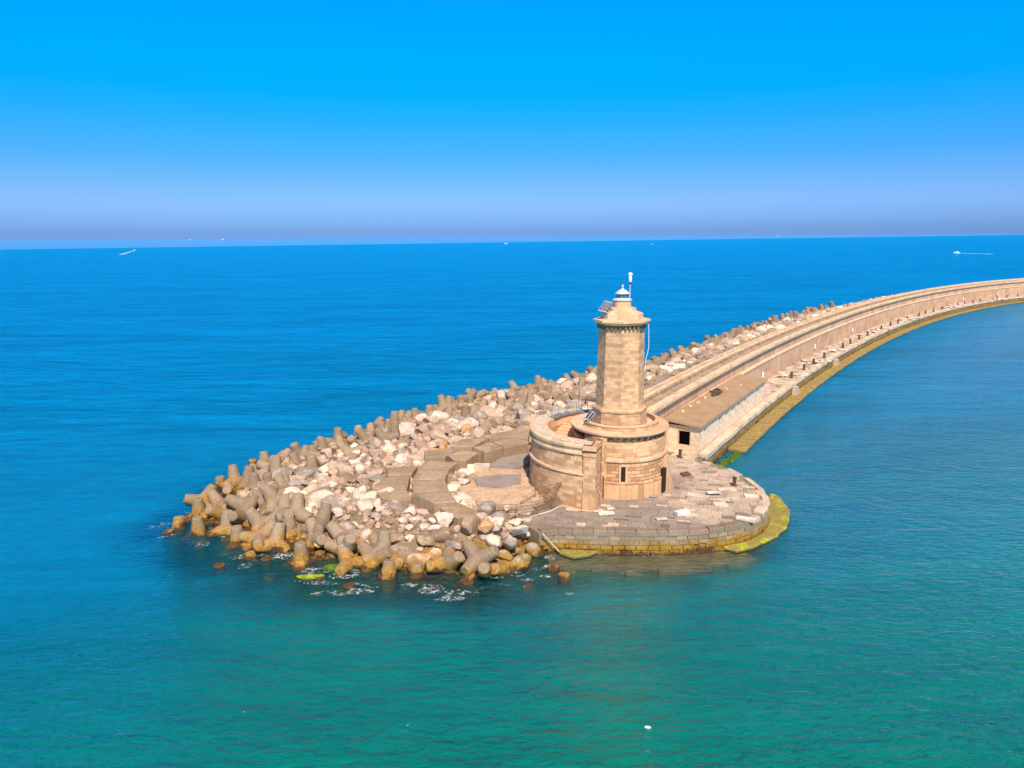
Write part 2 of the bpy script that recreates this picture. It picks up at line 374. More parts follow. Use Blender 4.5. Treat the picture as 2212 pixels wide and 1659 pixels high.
def rings(nt, pos, cx, cy, k, rmin, rmax):
    s = N(nt, 'ShaderNodeSeparateXYZ'); nt.links.new(pos, s.inputs[0])
    dx = math_(nt, 'SUBTRACT', s.outputs[0], cx); dy = math_(nt, 'SUBTRACT', s.outputs[1], cy)
    r = math_(nt, 'SQRT', math_(nt, 'ADD', math_(nt, 'MULTIPLY', dx, dx), math_(nt, 'MULTIPLY', dy, dy)))
    n = nz(nt, pos, .12, 3)
    rr = math_(nt, 'ADD', r, math_(nt, 'MULTIPLY', n.outputs[0], 3.))
    w = math_(nt, 'SINE', math_(nt, 'MULTIPLY', rr, k))
    f = math_(nt, 'MULTIPLY', mr(nt, r, rmin, rmin+3, 0, 1, True), mr(nt, r, rmax*.5, rmax, 1, 0, True))
    n2 = nz(nt, pos, .09, 2)
    f = math_(nt, 'MULTIPLY', f, mr(nt, n2.outputs[0], .42, .6, 0, 1, True))
    return math_(nt, 'MULTIPLY', w, f)
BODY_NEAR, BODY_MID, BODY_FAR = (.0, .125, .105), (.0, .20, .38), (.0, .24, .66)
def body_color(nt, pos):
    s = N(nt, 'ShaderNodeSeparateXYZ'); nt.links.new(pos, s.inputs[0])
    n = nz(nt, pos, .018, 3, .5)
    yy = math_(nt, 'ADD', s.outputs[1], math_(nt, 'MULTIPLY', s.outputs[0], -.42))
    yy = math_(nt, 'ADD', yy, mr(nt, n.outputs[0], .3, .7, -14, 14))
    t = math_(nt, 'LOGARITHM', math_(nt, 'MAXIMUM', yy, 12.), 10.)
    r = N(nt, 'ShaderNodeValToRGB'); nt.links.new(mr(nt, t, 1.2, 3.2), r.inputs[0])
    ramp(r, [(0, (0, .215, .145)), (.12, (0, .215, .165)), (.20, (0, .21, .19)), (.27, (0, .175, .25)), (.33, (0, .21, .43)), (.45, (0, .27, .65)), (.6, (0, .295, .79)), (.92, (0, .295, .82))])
    # darker and lighter wind and wave streaks; shade and glints put into colour
    mp = N(nt, 'ShaderNodeMapping'); mp.inputs['Scale'].default_value = (.35, 1, 1); mp.inputs['Rotation'].default_value = (0, 0, .1); nt.links.new(pos, mp.inputs[0])
    n3 = nz(nt, mp.outputs[0], .035, 5, .65); n4 = nz(nt, mp.outputs[0], .006, 4, .6)
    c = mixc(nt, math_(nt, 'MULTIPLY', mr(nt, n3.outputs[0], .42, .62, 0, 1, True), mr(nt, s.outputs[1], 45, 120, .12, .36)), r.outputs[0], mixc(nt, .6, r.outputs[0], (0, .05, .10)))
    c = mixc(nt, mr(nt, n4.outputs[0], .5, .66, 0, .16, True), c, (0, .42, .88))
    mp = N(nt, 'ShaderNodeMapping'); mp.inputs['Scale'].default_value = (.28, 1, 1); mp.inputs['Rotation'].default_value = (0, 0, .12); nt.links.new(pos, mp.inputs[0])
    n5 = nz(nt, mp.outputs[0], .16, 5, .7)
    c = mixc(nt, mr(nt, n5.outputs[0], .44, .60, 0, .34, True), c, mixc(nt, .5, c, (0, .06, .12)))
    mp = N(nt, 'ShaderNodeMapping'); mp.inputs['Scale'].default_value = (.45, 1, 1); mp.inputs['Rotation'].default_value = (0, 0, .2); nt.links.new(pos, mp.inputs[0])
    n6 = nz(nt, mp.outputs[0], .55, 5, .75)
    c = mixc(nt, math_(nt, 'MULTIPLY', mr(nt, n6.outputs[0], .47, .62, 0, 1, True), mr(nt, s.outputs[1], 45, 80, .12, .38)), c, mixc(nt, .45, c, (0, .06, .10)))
    c = mixc(nt, math_(nt, 'MULTIPLY', mr(nt, n6.outputs[0], .47, .36, 0, 1, True), mr(nt, s.outputs[1], 45, 80, .3, 1.)), c, (0, .045, .10), 'ADD')  # bright ripple glints added to the body colour
    return mixc(nt, calm_haze(nt, s), c, (.10, .37, .82))
def shallows(nt, s):
    # clear water over the drowned foot of the mole
    dx = math_(nt, 'MULTIPLY', math_(nt, 'ADD', s.outputs[0], 9.), 1/25.); dy = math_(nt, 'MULTIPLY', math_(nt, 'SUBTRACT', s.outputs[1], 68.), 1/19.)
    e = math_(nt, 'ADD', math_(nt, 'MULTIPLY', dx, dx), math_(nt, 'MULTIPLY', dy, dy))
    fx = math_(nt, 'MULTIPLY', math_(nt, 'SUBTRACT', s.outputs[0], 11.), 1/14.); fy = math_(nt, 'MULTIPLY', math_(nt, 'SUBTRACT', s.outputs[1], 66.), 1/13.)
    e = math_(nt, 'MINIMUM', e, math_(nt, 'ADD', math_(nt, 'MULTIPLY', fx, fx), math_(nt, 'MULTIPLY', fy, fy)))
    n = nz(nt, s.inputs[0].links[0].from_socket, .12, 4, .6)
    e = math_(nt, 'ADD', e, mr(nt, n.outputs[0], .3, .7, -.25, .25))
    return mr(nt, e, .8, 1.5, 1, 0, True)
def calm_haze(nt, s):
    # pale far band: calm water and horizon haze painted into the sea colour
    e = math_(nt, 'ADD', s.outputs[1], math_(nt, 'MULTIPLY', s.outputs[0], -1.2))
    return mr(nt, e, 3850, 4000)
def harbour(nt, s):
    e = math_(nt, 'SUBTRACT', math_(nt, 'MULTIPLY', s.outputs[0], 1.16), math_(nt, 'SUBTRACT', s.outputs[1], 58.))
    return math_(nt, 'MULTIPLY', mr(nt, e, -30, 20, 0, 1), mr(nt, s.outputs[1], 400, 700, 1, 0))
def water_mats():
    m, nt, out = mat_new('sea_surface'); geo = N(nt, 'ShaderNodeNewGeometry'); pos = geo.outputs['Position']
    sh = N(nt, 'ShaderNodeSeparateXYZ'); nt.links.new(pos, sh.inputs[0])
    calmer = mr(nt, harbour(nt, sh), 0, 1, 1, .6); hb = waves(nt, pos, True)
    h = math_(nt, 'MULTIPLY', waves(nt, pos), calmer)
    h = math_(nt, 'ADD', h, math_(nt, 'MULTIPLY', rings(nt, pos, 22., 56., 3.6, 7., 30.), .05))
    b = N(nt, 'ShaderNodeBump'); b.inputs['Strength'].default_value = 1.0; b.inputs['Distance'].default_value = .26; nt.links.new(h, b.inputs['Height'])
    b2 = N(nt, 'ShaderNodeBump'); b2.inputs['Strength'].default_value = 1.0; b2.inputs['Distance'].default_value = 1.05; nt.links.new(math_(nt, 'ADD', math_(nt, 'MULTIPLY', hb, mr(nt, harbour(nt, sh), 0, 1, 1, .75)), math_(nt, 'MULTIPLY', rings(nt, pos, 22., 56., 3.6, 7., 30.), .035)), b2.inputs['Height'])
    gl = N(nt, 'ShaderNodeBsdfGlossy'); gl.inputs['Roughness'].default_value = .12; nt.links.new(b.outputs[0], gl.inputs['Normal'])
    fr = N(nt, 'ShaderNodeFresnel'); fr.inputs['IOR'].default_value = 1.33; nt.links.new(b.outputs[0], fr.inputs['Normal'])
    tr = N(nt, 'ShaderNodeBsdfTransparent'); tr.inputs[0].default_value = (.80, .97, 1, 1)
    mx = N(nt, 'ShaderNodeMixShader'); s0 = N(nt, 'ShaderNodeSeparateXYZ'); nt.links.new(pos, s0.inputs[0]); nt.links.new(math_(nt, 'MULTIPLY', fr.outputs[0], math_(nt, 'MULTIPLY', mr(nt, s0.outputs[1], 58, 110, 2.1, .85), mr(nt, harbour(nt, s0), 0, 1, .8, 1.15))), mx.inputs[0])
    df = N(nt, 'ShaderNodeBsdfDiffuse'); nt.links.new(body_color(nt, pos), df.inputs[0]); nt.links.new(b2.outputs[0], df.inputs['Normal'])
    s = N(nt, 'ShaderNodeSeparateXYZ'); nt.links.new(pos, s.inputs[0])
    tint = mixc(nt, calm_haze(nt, s), mixc(nt, harbour(nt, s), (.10, .85, 1), (.62, .96, 1)), (.6, .9, 1)); nt.links.new(tint, gl.inputs['Color'])
    # the open sea is opaque at the surface, the shallows by the breakwater stay clear
    cl = N(nt, 'ShaderNodeMixShader'); nt.links.new(mr(nt, shallows(nt, s), 0, 1, .8, .16), cl.inputs[0])
    nt.links.new(tr.outputs[0], cl.inputs[1]); nt.links.new(df.outputs[0], cl.inputs[2])
    nt.links.new(cl.outputs[0], mx.inputs[1]); nt.links.new(gl.outputs[0], mx.inputs[2]); nt.links.new(mx.outputs[0], out.inputs[0])
    m2, nt, out = mat_new('sea_depth'); geo = N(nt, 'ShaderNodeNewGeometry')
    tr = N(nt, 'ShaderNodeBsdfTransparent'); tr.inputs[0].default_value = (.62, .9, .95, 1)
    s = N(nt, 'ShaderNodeSeparateXYZ'); nt.links.new(geo.outputs['Position'], s.inputs[0])
    df = N(nt, 'ShaderNodeBsdfDiffuse'); nt.links.new(mixc(nt, mr(nt, shallows(nt, s), 0, 1, 0, .65), body_color(nt, geo.outputs['Position']), (.012, .055, .10)), df.inputs[0])
    mx = N(nt, 'ShaderNodeMixShader'); nt.links.new(mr(nt, shallows(nt, s), 0, 1, .6, .17), mx.inputs[0])
    nt.links.new(tr.outputs[0], mx.inputs[1]); nt.links.new(df.outputs[0], mx.inputs[2]); nt.links.new(mx.outputs[0], out.inputs[0])
    m3, nt, out = mat_new('sea_deep'); geo = N(nt, 'ShaderNodeNewGeometry')
    s = N(nt, 'ShaderNodeSeparateXYZ'); nt.links.new(geo.outputs['Position'], s.inputs[0])
    df = N(nt, 'ShaderNodeBsdfDiffuse'); nt.links.new(mixc(nt, mr(nt, shallows(nt, s), 0, 1, 0, .75), body_color(nt, geo.outputs['Position']), (.01, .045, .07)), df.inputs[0]); nt.links.new(df.outputs[0], out.inputs[0])
    return m, m2, m3
WM = water_mats()
def sheet(name, z, r, mat, near=0):
    mb = MB(); mb.closed = False
    mb.face([(-r, -r*.3 if not near else -60, z), (r, -r*.3 if not near else -60, z), (r, r if not near else near, z), (-r, r if not near else near, z)])
    return mb.build(name, mat)
sea = tag(sheet('water', 0, 300000, WM[0]), kind='structure')
for i, z in enumerate((-.45, -.95, -1.6)):
    tag(sheet('water_depth', z, 900, WM[1], 700), kind='structure')
tag(sheet('seabed', -2.6, 300000, WM[2]), kind='structure')

# ------------------------------------------------------------------ breakwater line
def area(poly): return sum(poly[i][0]*poly[(i+1) % len(poly)][1]-poly[(i+1) % len(poly)][0]*poly[i][1] for i in range(len(poly)))/2
CC = (1.0718, -.1437, .0378, 3.7716, 56.4276, -.0133)
def line(s0=19.8, s1=400, step=2.0):
    th = lambda s: CC[0]+CC[1]*s/100+CC[2]*(s/100)**2+CC[5]*(s/100)**3
    x, y, s = CC[3], CC[4], 0.; d = .2; out_ = []; nxt = s0
    while s <= s1:
        if s >= nxt-1e-6: out_.append((x, y, math.sin(th(s)), -math.cos(th(s)), s)); nxt += step
        x += math.cos(th(s))*d; y += math.sin(th(s))*d; s += d
    return out_
LINE = line()
def lp(s, o):
    i = min(range(len(LINE)), key=lambda k: abs(LINE[k][4]-s)); f = LINE[i]
    return f[0]+f[2]*o+(s-f[4])*(-f[3]), f[1]+f[3]*o+(s-f[4])*f[2]
def sub(s0, s1): return [f for f in LINE if s0 <= f[4] <= s1]
def near_line(x, y):
    f = min(LINE, key=lambda k: (k[0]-x)**2+(k[1]-y)**2)
    return (x-f[0])*f[2]+(y-f[1])*f[3], f[4]+(x-f[0])*(-f[3])+(y-f[1])*f[2]
bw = empty('breakwater_wall', (LINE[0][0], LINE[0][1], 2))
tag(bw, 'long curved tan stone breakwater wall running from the lighthouse to the right edge', 'wall')
part(MB().sweep(LINE, [(-3.0, 1), (.32, 1), (.28, 5.28), (-.15, 5.30), (-.18, 7.25), (-3.0, 7.25)]), 'wall_body', M['wallplaster'], bw)
part(MB().sweep(LINE, [(-.148, 5.302), (.285, 5.282), (.42, 5.34), (.42, 5.52), (-.178, 5.60)]), 'ledge', M['coping'], bw)
part(MB().sweep(LINE, [(-.17, 6.9), (.0, 7.05), (.02, 7.26), (.34, 7.3), (.36, 7.70), (-.6, 7.74), (-.6, 7.255), (-.17, 7.255)]), 'coping', M['coping'], bw)
part(MB().sweep(LINE, [(-2.2, 7.253), (-.62, 7.253), (-.62, 7.40), (-2.2, 7.40)]), 'walkway', M['walk'], bw)
part(MB().sweep(LINE, [(-2.5, 7.256), (-2.2, 7.256), (-2.2, 7.78), (-2.5, 7.80)]), 'step', M['walk'], bw)
part(MB().sweep(LINE, [(-3.25, 3.5), (-3.0, 3.5), (-3.0, 7.252), (-2.5, 7.252), (-2.5, 7.9), (-2.95, 7.9), (-2.95, 8.28), (-3.3, 8.28), (-3.3, 5)]), 'parapet', M['coping'], bw)

# quay strip along the wall
strip = MB(); base = sub(23, 400)
strip.col = (.55, .42, .31)
strip.sweep(base, [(.3, -3), (5.2, -3), (5.08, 1.86), (.3, 1.88)])
o = strip.build('quay_strip', M['quaywall']); tag(o, kind='structure')
mb = MB()
for k, (f0, f1) in enumerate(zip(base[:-1], base[1:])):
    if f0[4] < 26: continue
    jz = rnd.uniform(-.03, .03); w = rnd.uniform(-.05, .05)
    broken = rnd.random() < (.10 if f0[4] > 70 else .02)
    if broken: jz -= .25
    mb.sweep([f0, (f1[0]-(f1[0]-f0[0])*.015, f1[1]-(f1[1]-f0[1])*.015, f1[2], f1[3], f1[4])], [(4.3, 1.6), (5.28+w, 1.6), (5.28+w, 2.16+jz), (4.3, 2.16+jz)])
o = mb.build('quay_edge_stones', M['capstone']); tag(o, kind='structure')
# paving slabs of the strip
mb = MB()
s = 24.
while s < 330:
    ln = rnd.uniform(.8, 1.6); o0 = .35
    while o0 < 4.2:
        wd = min(rnd.uniform(.6, 1.1), 4.28-o0)
        if wd > .25 and rnd.random() > .06:
            g = rnd.uniform(.85, 1.12); mb.col = (.60*g, .47*g, .38*g) if rnd.random() < .75 else (.42*g, .33*g, .27*g)
            z = 1.96+rnd.uniform(-.03, .03)+(rnd.uniform(.03, .16) if s > 75 and rnd.random() < .22 else 0)
            q = [lp(s+.02, o0+.02), lp(s+.02, o0+wd-.02), lp(s+ln-.02, o0+wd-.02), lp(s+ln-.02, o0+.02)]
            mb.prism(q, 1.82, z)
        o0 += wd
    s += ln
o = mb.build('quay_strip_paving', M['paving']); tag(o, kind='structure')
# low shelf along the strip, covered in algae
fr = sub(37, 400); mb = MB(); wd = 7.3
for f0, f1 in zip(fr[:-1], fr[1:]):
    w0 = wd; wd = 7.25+noise.noise(Vector((f1[4]*.3, 0, 0)))*.16+rnd.uniform(-.02, .02); zt = .28+rnd.uniform(-.06, .05)
    q = [lp(f0[4], 5.0), lp(f1[4]-.0, 5.0), lp(f1[4], wd), lp(f0[4], w0)]
    q = q if area(q) > 0 else q[::-1]
    mb.prism(q, -3, zt)
o = mb.build('waterline_shelf', M['shelf_yellow']); tag(o, kind='structure')

# ------------------------------------------------------------------ round quay
QP = [(21.54, 76.41), (23.32, 74.24), (24.38, 71.0), (24.8, 67.02), (24.25, 64.06), (23.1, 61.5), (21.5, 59.6), (19.53, 58.3), (16.2, 57.2), (12.71, 56.9), (9.02, 57.0), (6.29, 57.2), (3.31, 57.5), (2.23, 57.0), (.86, 59.36), (.22, 60.9), (3.2, 62.6)]
QPOLY = QP[::-1] + [(9, 72), (15, 76)][::-1]
def inside(p, poly):
    x, y = p[0], p[1]; c = False; n = len(poly)
    for i in range(n):
        x0, y0 = poly[i]; x1, y1 = poly[(i+1) % n]
        if (y0 > y) != (y1 > y) and x < (x1-x0)*(y-y0)/(y1-y0)+x0: c = not c
    return c
def seglen(p, a, b):
    ax, ay = a; bx, by = b; dx, dy = bx-ax, by-ay; t = max(0, min(1, ((p[0]-ax)*dx+(p[1]-ay)*dy)/(dx*dx+dy*dy)))
    return math.hypot(p[0]-ax-t*dx, p[1]-ay-t*dy)
if area(QPOLY) < 0: QPOLY = QPOLY[::-1]
def resample(pts, step):
    out_ = [pts[0]]; acc = 0.
    for a, b in zip(pts[:-1], pts[1:]):
        l = math.dist(a, b); t = step-acc
        while t <= l:
            out_.append((a[0]+(b[0]-a[0])*t/l, a[1]+(b[1]-a[1])*t/l)); t += step
        acc = l-(t-step)
    return out_
def smooth_pts(pts, k=2):
    for _ in range(k):
        q = [pts[0]]
        for a, b in zip(pts[:-1], pts[1:]):
            q += [(a[0]*.75+b[0]*.25, a[1]*.75+b[1]*.25), (a[0]*.25+b[0]*.75, a[1]*.25+b[1]*.75)]
        pts = q+[pts[-1]]
    return pts
rim = smooth_pts(QP[:14], 2)          # from the strip round to the left front corner (clockwise in plan)
QPOLY = rim + [(.86, 59.36), (.22, 60.9), (3.2, 62.6), (7, 70), (12, 75.5), (18, 78.6)]
if area(QPOLY) < 0: QPOLY = QPOLY[::-1]
mb = MB(); mb.col = (.25, .2, .16)
inner = [(p[0], p[1]) for p in QPOLY]
mb.prism(inner, -3, 1.87)
o = mb.build('quay', M['paving']); tag(o, kind='structure')
# facing courses of squared stones round the rim
mb = MB(); mb.col = (.36, .29, .22)
def frames_of(pts):
    out_ = []; u = 0
    for i, p in enumerate(pts):
        a = pts[max(0, i-1)]; b = pts[min(len(pts)-1, i+1)]; d = Vector((b[0]-a[0], b[1]-a[1])).normalized()
        if i: u += math.dist(pts[i-1], p)
        out_.append((p[0], p[1], -d.y, d.x, u))
    return out_
# outward normal: rim runs clockwise, so the outside lies to the left of travel
for zc, h, st, off in ((-.6, .8, 1.2, .28), (.0, .38, .8, .2), (.4, .38, 1.0, .16), (.8, .38, .85, .1), (1.2, .38, .95, .06)):
    fr = frames_of(resample(rim, st))
    for f0, f1 in zip(fr[:-1], fr[1:]):
        if rnd.random() < .05 and zc > 0: continue
        g = rnd.uniform(.75, 1.15); mb.col = (.33*g, .24*g, .155*g) if zc > .5 else (.40*g, .25*g, .07*g) if zc > .2 else (.10*g, .06*g, .035*g); j = rnd.uniform(-.05, .05)
        sft = rnd.uniform(0, .0)
        a = (f0[0]+(f1[0]-f0[0])*.04, f0[1]+(f1[1]-f0[1])*.04, f0[2], f0[3], f0[4]); b = (f0[0]+(f1[0]-f0[0])*.96, f0[1]+(f1[1]-f0[1])*.96, f1[2], f1[3], f1[4])
        mb.sweep([a, b], [(-.3, zc), (off+j, zc), (off+j, zc+h*.93), (-.3, zc+h*.93)])
rr_ = resample(rim, .3); ii_ = [0]
while ii_[-1] < len(rr_)-6: ii_.append(ii_[-1]+rnd.choice((2, 3, 4, 5, 6)))
ii_.append(len(rr_)-1); fr = [frames_of(rr_)[k] for k in ii_]
for f0, f1 in zip(fr[:-1], fr[1:]):
    X = (f0[0]+f1[0])/2; Y = (f0[1]+f1[1])/2; r_ = rnd.random()
    pale = X > 20.5; g = rnd.uniform(.85, 1.12)
    mb.col = (.58*g, .45*g, .35*g) if pale else (.235*g, .175*g, .13*g)
    if 20.3 < X and 57.5 < Y < 62.6 and rnd.random() < .6: continue
    j = rnd.uniform(-.05, .06)
    a = (f0[0]+(f1[0]-f0[0])*.02, f0[1]+(f1[1]-f0[1])*.02, f0[2], f0[3], 0); b = (f0[0]+(f1[0]-f0[0])*.98, f0[1]+(f1[1]-f0[1])*.98, f1[2], f1[3], 0)
    dz = rnd.uniform(-.07, .0)-(.22 if rnd.random() < .12 else 0)
    mb.sweep([a, b], [(-.75+j*4, 1.58), (.08+j, 1.58), (.05+j, 1.98+dz), (-.10+j, 2.05+dz), (-.75+j*4, 2.05+dz)])
o = mb.build('quay_rim_stones', M['paving']); tag(o, kind='structure')
# slabs
mb = MB(); ang = math.radians(-14); ca, sa = math.cos(ang), math.sin(ang)
v = -40.
while v < 40:
    hgt = rnd.uniform(.45, .75); u = -30+rnd.uniform(0, 1)
    while u < 40:
        w = rnd.uniform(.7, 1.5); q = []
        for a, b in ((u+.015, v+.015), (u+w-.015, v+.015), (u+w-.015, v+hgt-.015), (u+.015, v+hgt-.015)):
            q.append((12+a*ca-b*sa, 64+a*sa+b*ca))
        cx_, cy_ = sum(p[0] for p in q)/4, sum(p[1] for p in q)/4
        dmin = min(seglen((cx_, cy_), rim[i], rim[i+1]) for i in range(len(rim)-1))
        if all(inside(p, QPOLY) for p in q) and dmin > .95 and rnd.random() > .035:
            nzv = noise.noise(Vector((cx_*.22, cy_*.22, 0)))
            t = max(0, min(1, (cx_-15.5+(cy_-62)*.25)/4+nzv*1.6))
            g = rnd.uniform(.90, 1.09)
            c = [(.30, .24, .21)[k]*(1-t)+(.50, .385, .305)[k]*t for k in range(3)]
            r_ = rnd.random()
            if r_ < .07: c = (.62, .49, .38)
            elif r_ < .12: c = tuple(v*.62 for v in c)
            mb.col = tuple(x*g for x in c)
            z = 1.96+rnd.uniform(-.02, .02)+max(0, noise.noise(Vector((cx_*.5, cy_*.5, 3))))*.12*(1 if t > .4 or rnd.random() < .3 else .3)
            mb.prism(q, 1.84, z)
        u += w
    v += hgt
o = mb.build('quay_paving', M['paving']); tag(o, kind='structure')
# broken low landing with bright green algae round the right end
def crop7(x, y): return 1267.3+x*.2343, 921.6+y*.2343
out_pts = [(1690, 612), (1750, 622), (1820, 690), (1866, 760), (1875, 830), (1840, 920), (1750, 1005), (1600, 1075), (1480, 1115), (1375, 1140), (1300, 1115), (1215, 1095)]
OP = resample([(p.x, p.y) for p in [at(*crop7(x, y), .30) for x, y in out_pts]], .6)
poly = [(p[0]+rnd.uniform(-.09, .09), p[1]+rnd.uniform(-.09, .09)) for p in OP]+[(18.5, 58.6), (21, 60), (23.4, 63), (24.3, 66)]
if area(poly) < 0: poly = poly[::-1]
mb = MB(); mb.prism(poly, -2.5, .3)
o = mb.build('green_landing', M['shelf_green'], bevel=.08); tag(o, kind='structure')
c4 = lambda x, y: (748.8+x*.2604, 1036.8+y*.2604)
P4 = [at(*c4(x, y), .35) for x, y in [(1760, 590), (1830, 505), (2100, 520), (2140, 560), (2010, 612), (1880, 628)]]
mb = MB(); pl = [(p.x, p.y) for p in P4]
if area(pl) < 0: pl = pl[::-1]
mb.prism(pl, -1.5, .32); o = mb.build('green_ledge', M['shelf_green'], bevel=.06); tag(o, kind='structure')
# weed at the foot of the strip
mb = MB()
for k in range(60):
    a, b = rnd.uniform(0, 1), rnd.uniform(0, 1)
    p = at(1540+a*60, 1012-a*38+b*10-4, .3); rr = rnd.uniform(.15, .4)
    mb.lathe((p.x, p.y), [(rr, -.2), (rr*.8, .2+rnd.uniform(0, .25)), (0, .35+rnd.uniform(0, .25))], 6)
tag(mb.build('seaweed', M['weed'], smooth=60), kind='stuff')
# drowned footing in front of the quay
fr = frames_of(resample(rim, 1.3)); mb = MB(); mb.col = (.16, .09, .05)
for f0, f1 in zip(fr[:-1], fr[1:]):
    if f0[0] > 19.5: continue
    w = 2.7+rnd.uniform(-.4, .5); zt = -.06+rnd.uniform(-.08, .03)
    mb.sweep([f0, f1], [(-.2, -3), (w, -3), (w, zt-.1), (-.2, zt)])
o = mb.build('drowned_footing', plain('drowned_brown_stone', (.46, .21, .09), .8, .3, 1.)); tag(o, kind='structure')
# pale mortar kerb line round the pier foot
def tube_path(mb, pts, r, n=6):
    for a, b in zip(pts[:-1], pts[1:]): mb.tube(a, b, r, n=n)
c5 = lambda x, y: (1123.2+x*.1562, 950.4+y*.1562)
mb = MB(); tube_path(mb, [at(*c5(x, y), 2.02) for x, y in [(20, 1120), (200, 1050), (430, 980), (520, 930), (590, 912), (720, 945), (850, 975), (1000, 988), (1090, 945)]], .06)
tag(mb.build('mortar_kerb', M['capstone']), kind='structure')

# ------------------------------------------------------------------ rubble mound (terrain)
Wp = [(3.2, 56.9), (1.5, 53.8), (-2.8, 52.6), (-8.9, 52.4), (-13, 54.4), (-18, 55.8), (-22, 57.6), (-27, 61.6), (-31.5, 63.0), (-31.5, 69), (-31.5, 74), (-29.5, 79.5), (-27, 84), (-24.5, 87.5), (-20.5, 92), (-17, 97), (-13, 104.5), (-9, 110), (-4.5, 113), (1, 118), (8, 124), (15, 134)]
LO = [(f[0]-f[2]*22.5, f[1]-f[3]*22.5) for f in sub(100, 400)]
LO = [p for p in LO if p[1] > 135][::4]
WPOLY = Wp+LO+[(f[0], f[1]) for f in LINE[::-8]]+[(12, 70)]
EDGE = Wp+LO
def sstep(t): t = max(0., min(1., t)); return t*t*(3-2*t)
def ground(x, y):
    ins = inside((x, y), WPOLY)
    d = min(seglen((x, y), EDGE[i], EDGE[i+1]) for i in range(len(EDGE)-1))
    hp = 2.15+.7*sstep((y-76)/16.)
    n = noise.noise(Vector((x*.35, y*.35, 0)))
    if ins:
        o_, s_ = near_line(x, y)
        if y > 80: hp = max(hp, 5.6-.18*max(0, -o_-3.2)*1.0-(1.5 if y < 90 else 0)*sstep((-o_-6)/6))
        return min(hp, -.85+(.5 if y < 80 else .6)*d)+n*.22
    return -.5-.5*d+n*.2
mb = MB(); st = 1.15; xs = [-44+i*st for i in range(56)]; ys = [44+i*st for i in range(92)]
G = {}
for i, x in enumerate(xs):
    for j, y in enumerate(ys): G[i, j] = ground(x, y)
verts = []; idx = {}; faces = []
for i, x in enumerate(xs):
    for j, y in enumerate(ys):
        o_, s_ = near_line(x, y)
        if o_ > -.5 and y > 74: continue
        idx[i, j] = len(verts); verts.append((x, y, max(-5, G[i, j]-(.3 if inside((x, y), QPOLY) else 0))))
for (i, j) in list(idx):
    q = [(i, j), (i+1, j), (i+1, j+1), (i, j+1)]
    if all(k in idx for k in q): faces.append([idx[k] for k in q])
me = bpy.data.meshes.new('rubble_mound'); me.from_pydata(verts, [], faces); me.shade_smooth(); me.materials.append(M['mound'])
o = bpy.data.objects.new('rubble_mound', me); COL.objects.link(o); tag(o, kind='structure')
# far part of the mound follows the wall
rows = sub(44, 400); verts = []; faces = []; cols_ = [-3.1, -5, -7, -9, -11, -13, -15, -17, -19, -21, -23, -26, -30]
for f in rows:
    for c in cols_:
        z = 6.7-.21*max(0, -c-3.2) if c > -17 else 3.8-(-c-17)*.62
        x, y = f[0]+f[2]*c, f[1]+f[3]*c
        verts.append((x, y, z+noise.noise(Vector((x*.35, y*.35, 0)))*.25))
w = len(cols_)
for i in range(len(rows)-1):
    for j in range(w-1): faces.append((i*w+j, i*w+j+1, (i+1)*w+j+1, (i+1)*w+j))
me = bpy.data.meshes.new('rubble_bank'); me.from_pydata(verts, [], faces); me.shade_smooth(); me.materials.append(M['mound'])
o = bpy.data.objects.new('rubble_bank', me); COL.objects.link(o); tag(o, kind='structure')

# ------------------------------------------------------------------ lighthouse
TC = (10.7, 69.4)
DK = .935
dr = lambda prof: [(r*DK, z) for r, z in prof]
lh = empty('lighthouse', (TC[0], TC[1], 2))
tag(lh, 'tan stone lighthouse with octagonal tower on a round drum, white lantern on top', 'lighthouse')
DA0, DA1 = math.radians(0), math.radians(360)
part(MB().lathe(TC, dr([(5.2, 1.8), (5.16, 3.45), (5.22, 3.47), (5.22, 3.62), (4.9, 3.66)]), 64), 'plinth', M['plinthstone'], lh, smooth=30)
part(MB().lathe(TC, dr([(5.06, 3.64), (4.98, 5.6)]), 64), 'rusticated_drum', M['rustic'], lh, smooth=30)
part(MB().lathe(TC, dr([(4.9, 5.58), (5.14, 5.62), (5.14, 5.86), (4.86, 5.92)]), 64), 'string_course', M['trim'], lh, smooth=30)
part(MB().lathe(TC, dr([(4.86, 5.9), (4.80, 7.45), (4.5, 7.46), (4.5, 7.98)]), 64), 'upper_drum', M['ashlar'], lh, smooth=30)
for k in range(40):
    a = 2*PI*k/40; part(MB().box((TC[0]+4.64*DK*math.cos(a), TC[1]+4.64*DK*math.sin(a), 7.74), (.34, .2, .46), a), 'corbel', M['corbel'], lh)
part(MB().lathe(TC, dr([(4.7, 7.97), (5.05, 7.99), (5.1, 8.1), (5.18, 8.14), (5.18, 8.32), (4.1, 8.36)]), 64), 'cornice', M['trim'], lh, smooth=30)
part(MB().lathe(TC, dr([(4.2, 8.3), (2.2, 8.3)]), 48), 'terrace_floor', M['walltop'], lh)
fr = [(TC[0], TC[1], math.cos(a), math.sin(a), 4.2*a) for a in [math.radians(t) for t in range(196, 401, 4)]]
part(MB().sweep(fr, [(3.58, 8.2), (3.84, 8.2), (3.82, 8.74), (3.58, 8.74)]), 'parapet', M['ashlar'], lh)
part(MB().sweep(fr, [(3.52, 8.74), (3.89, 8.74), (3.89, 8.85), (3.52, 8.85)]), 'parapet_coping', M['trim'], lh)
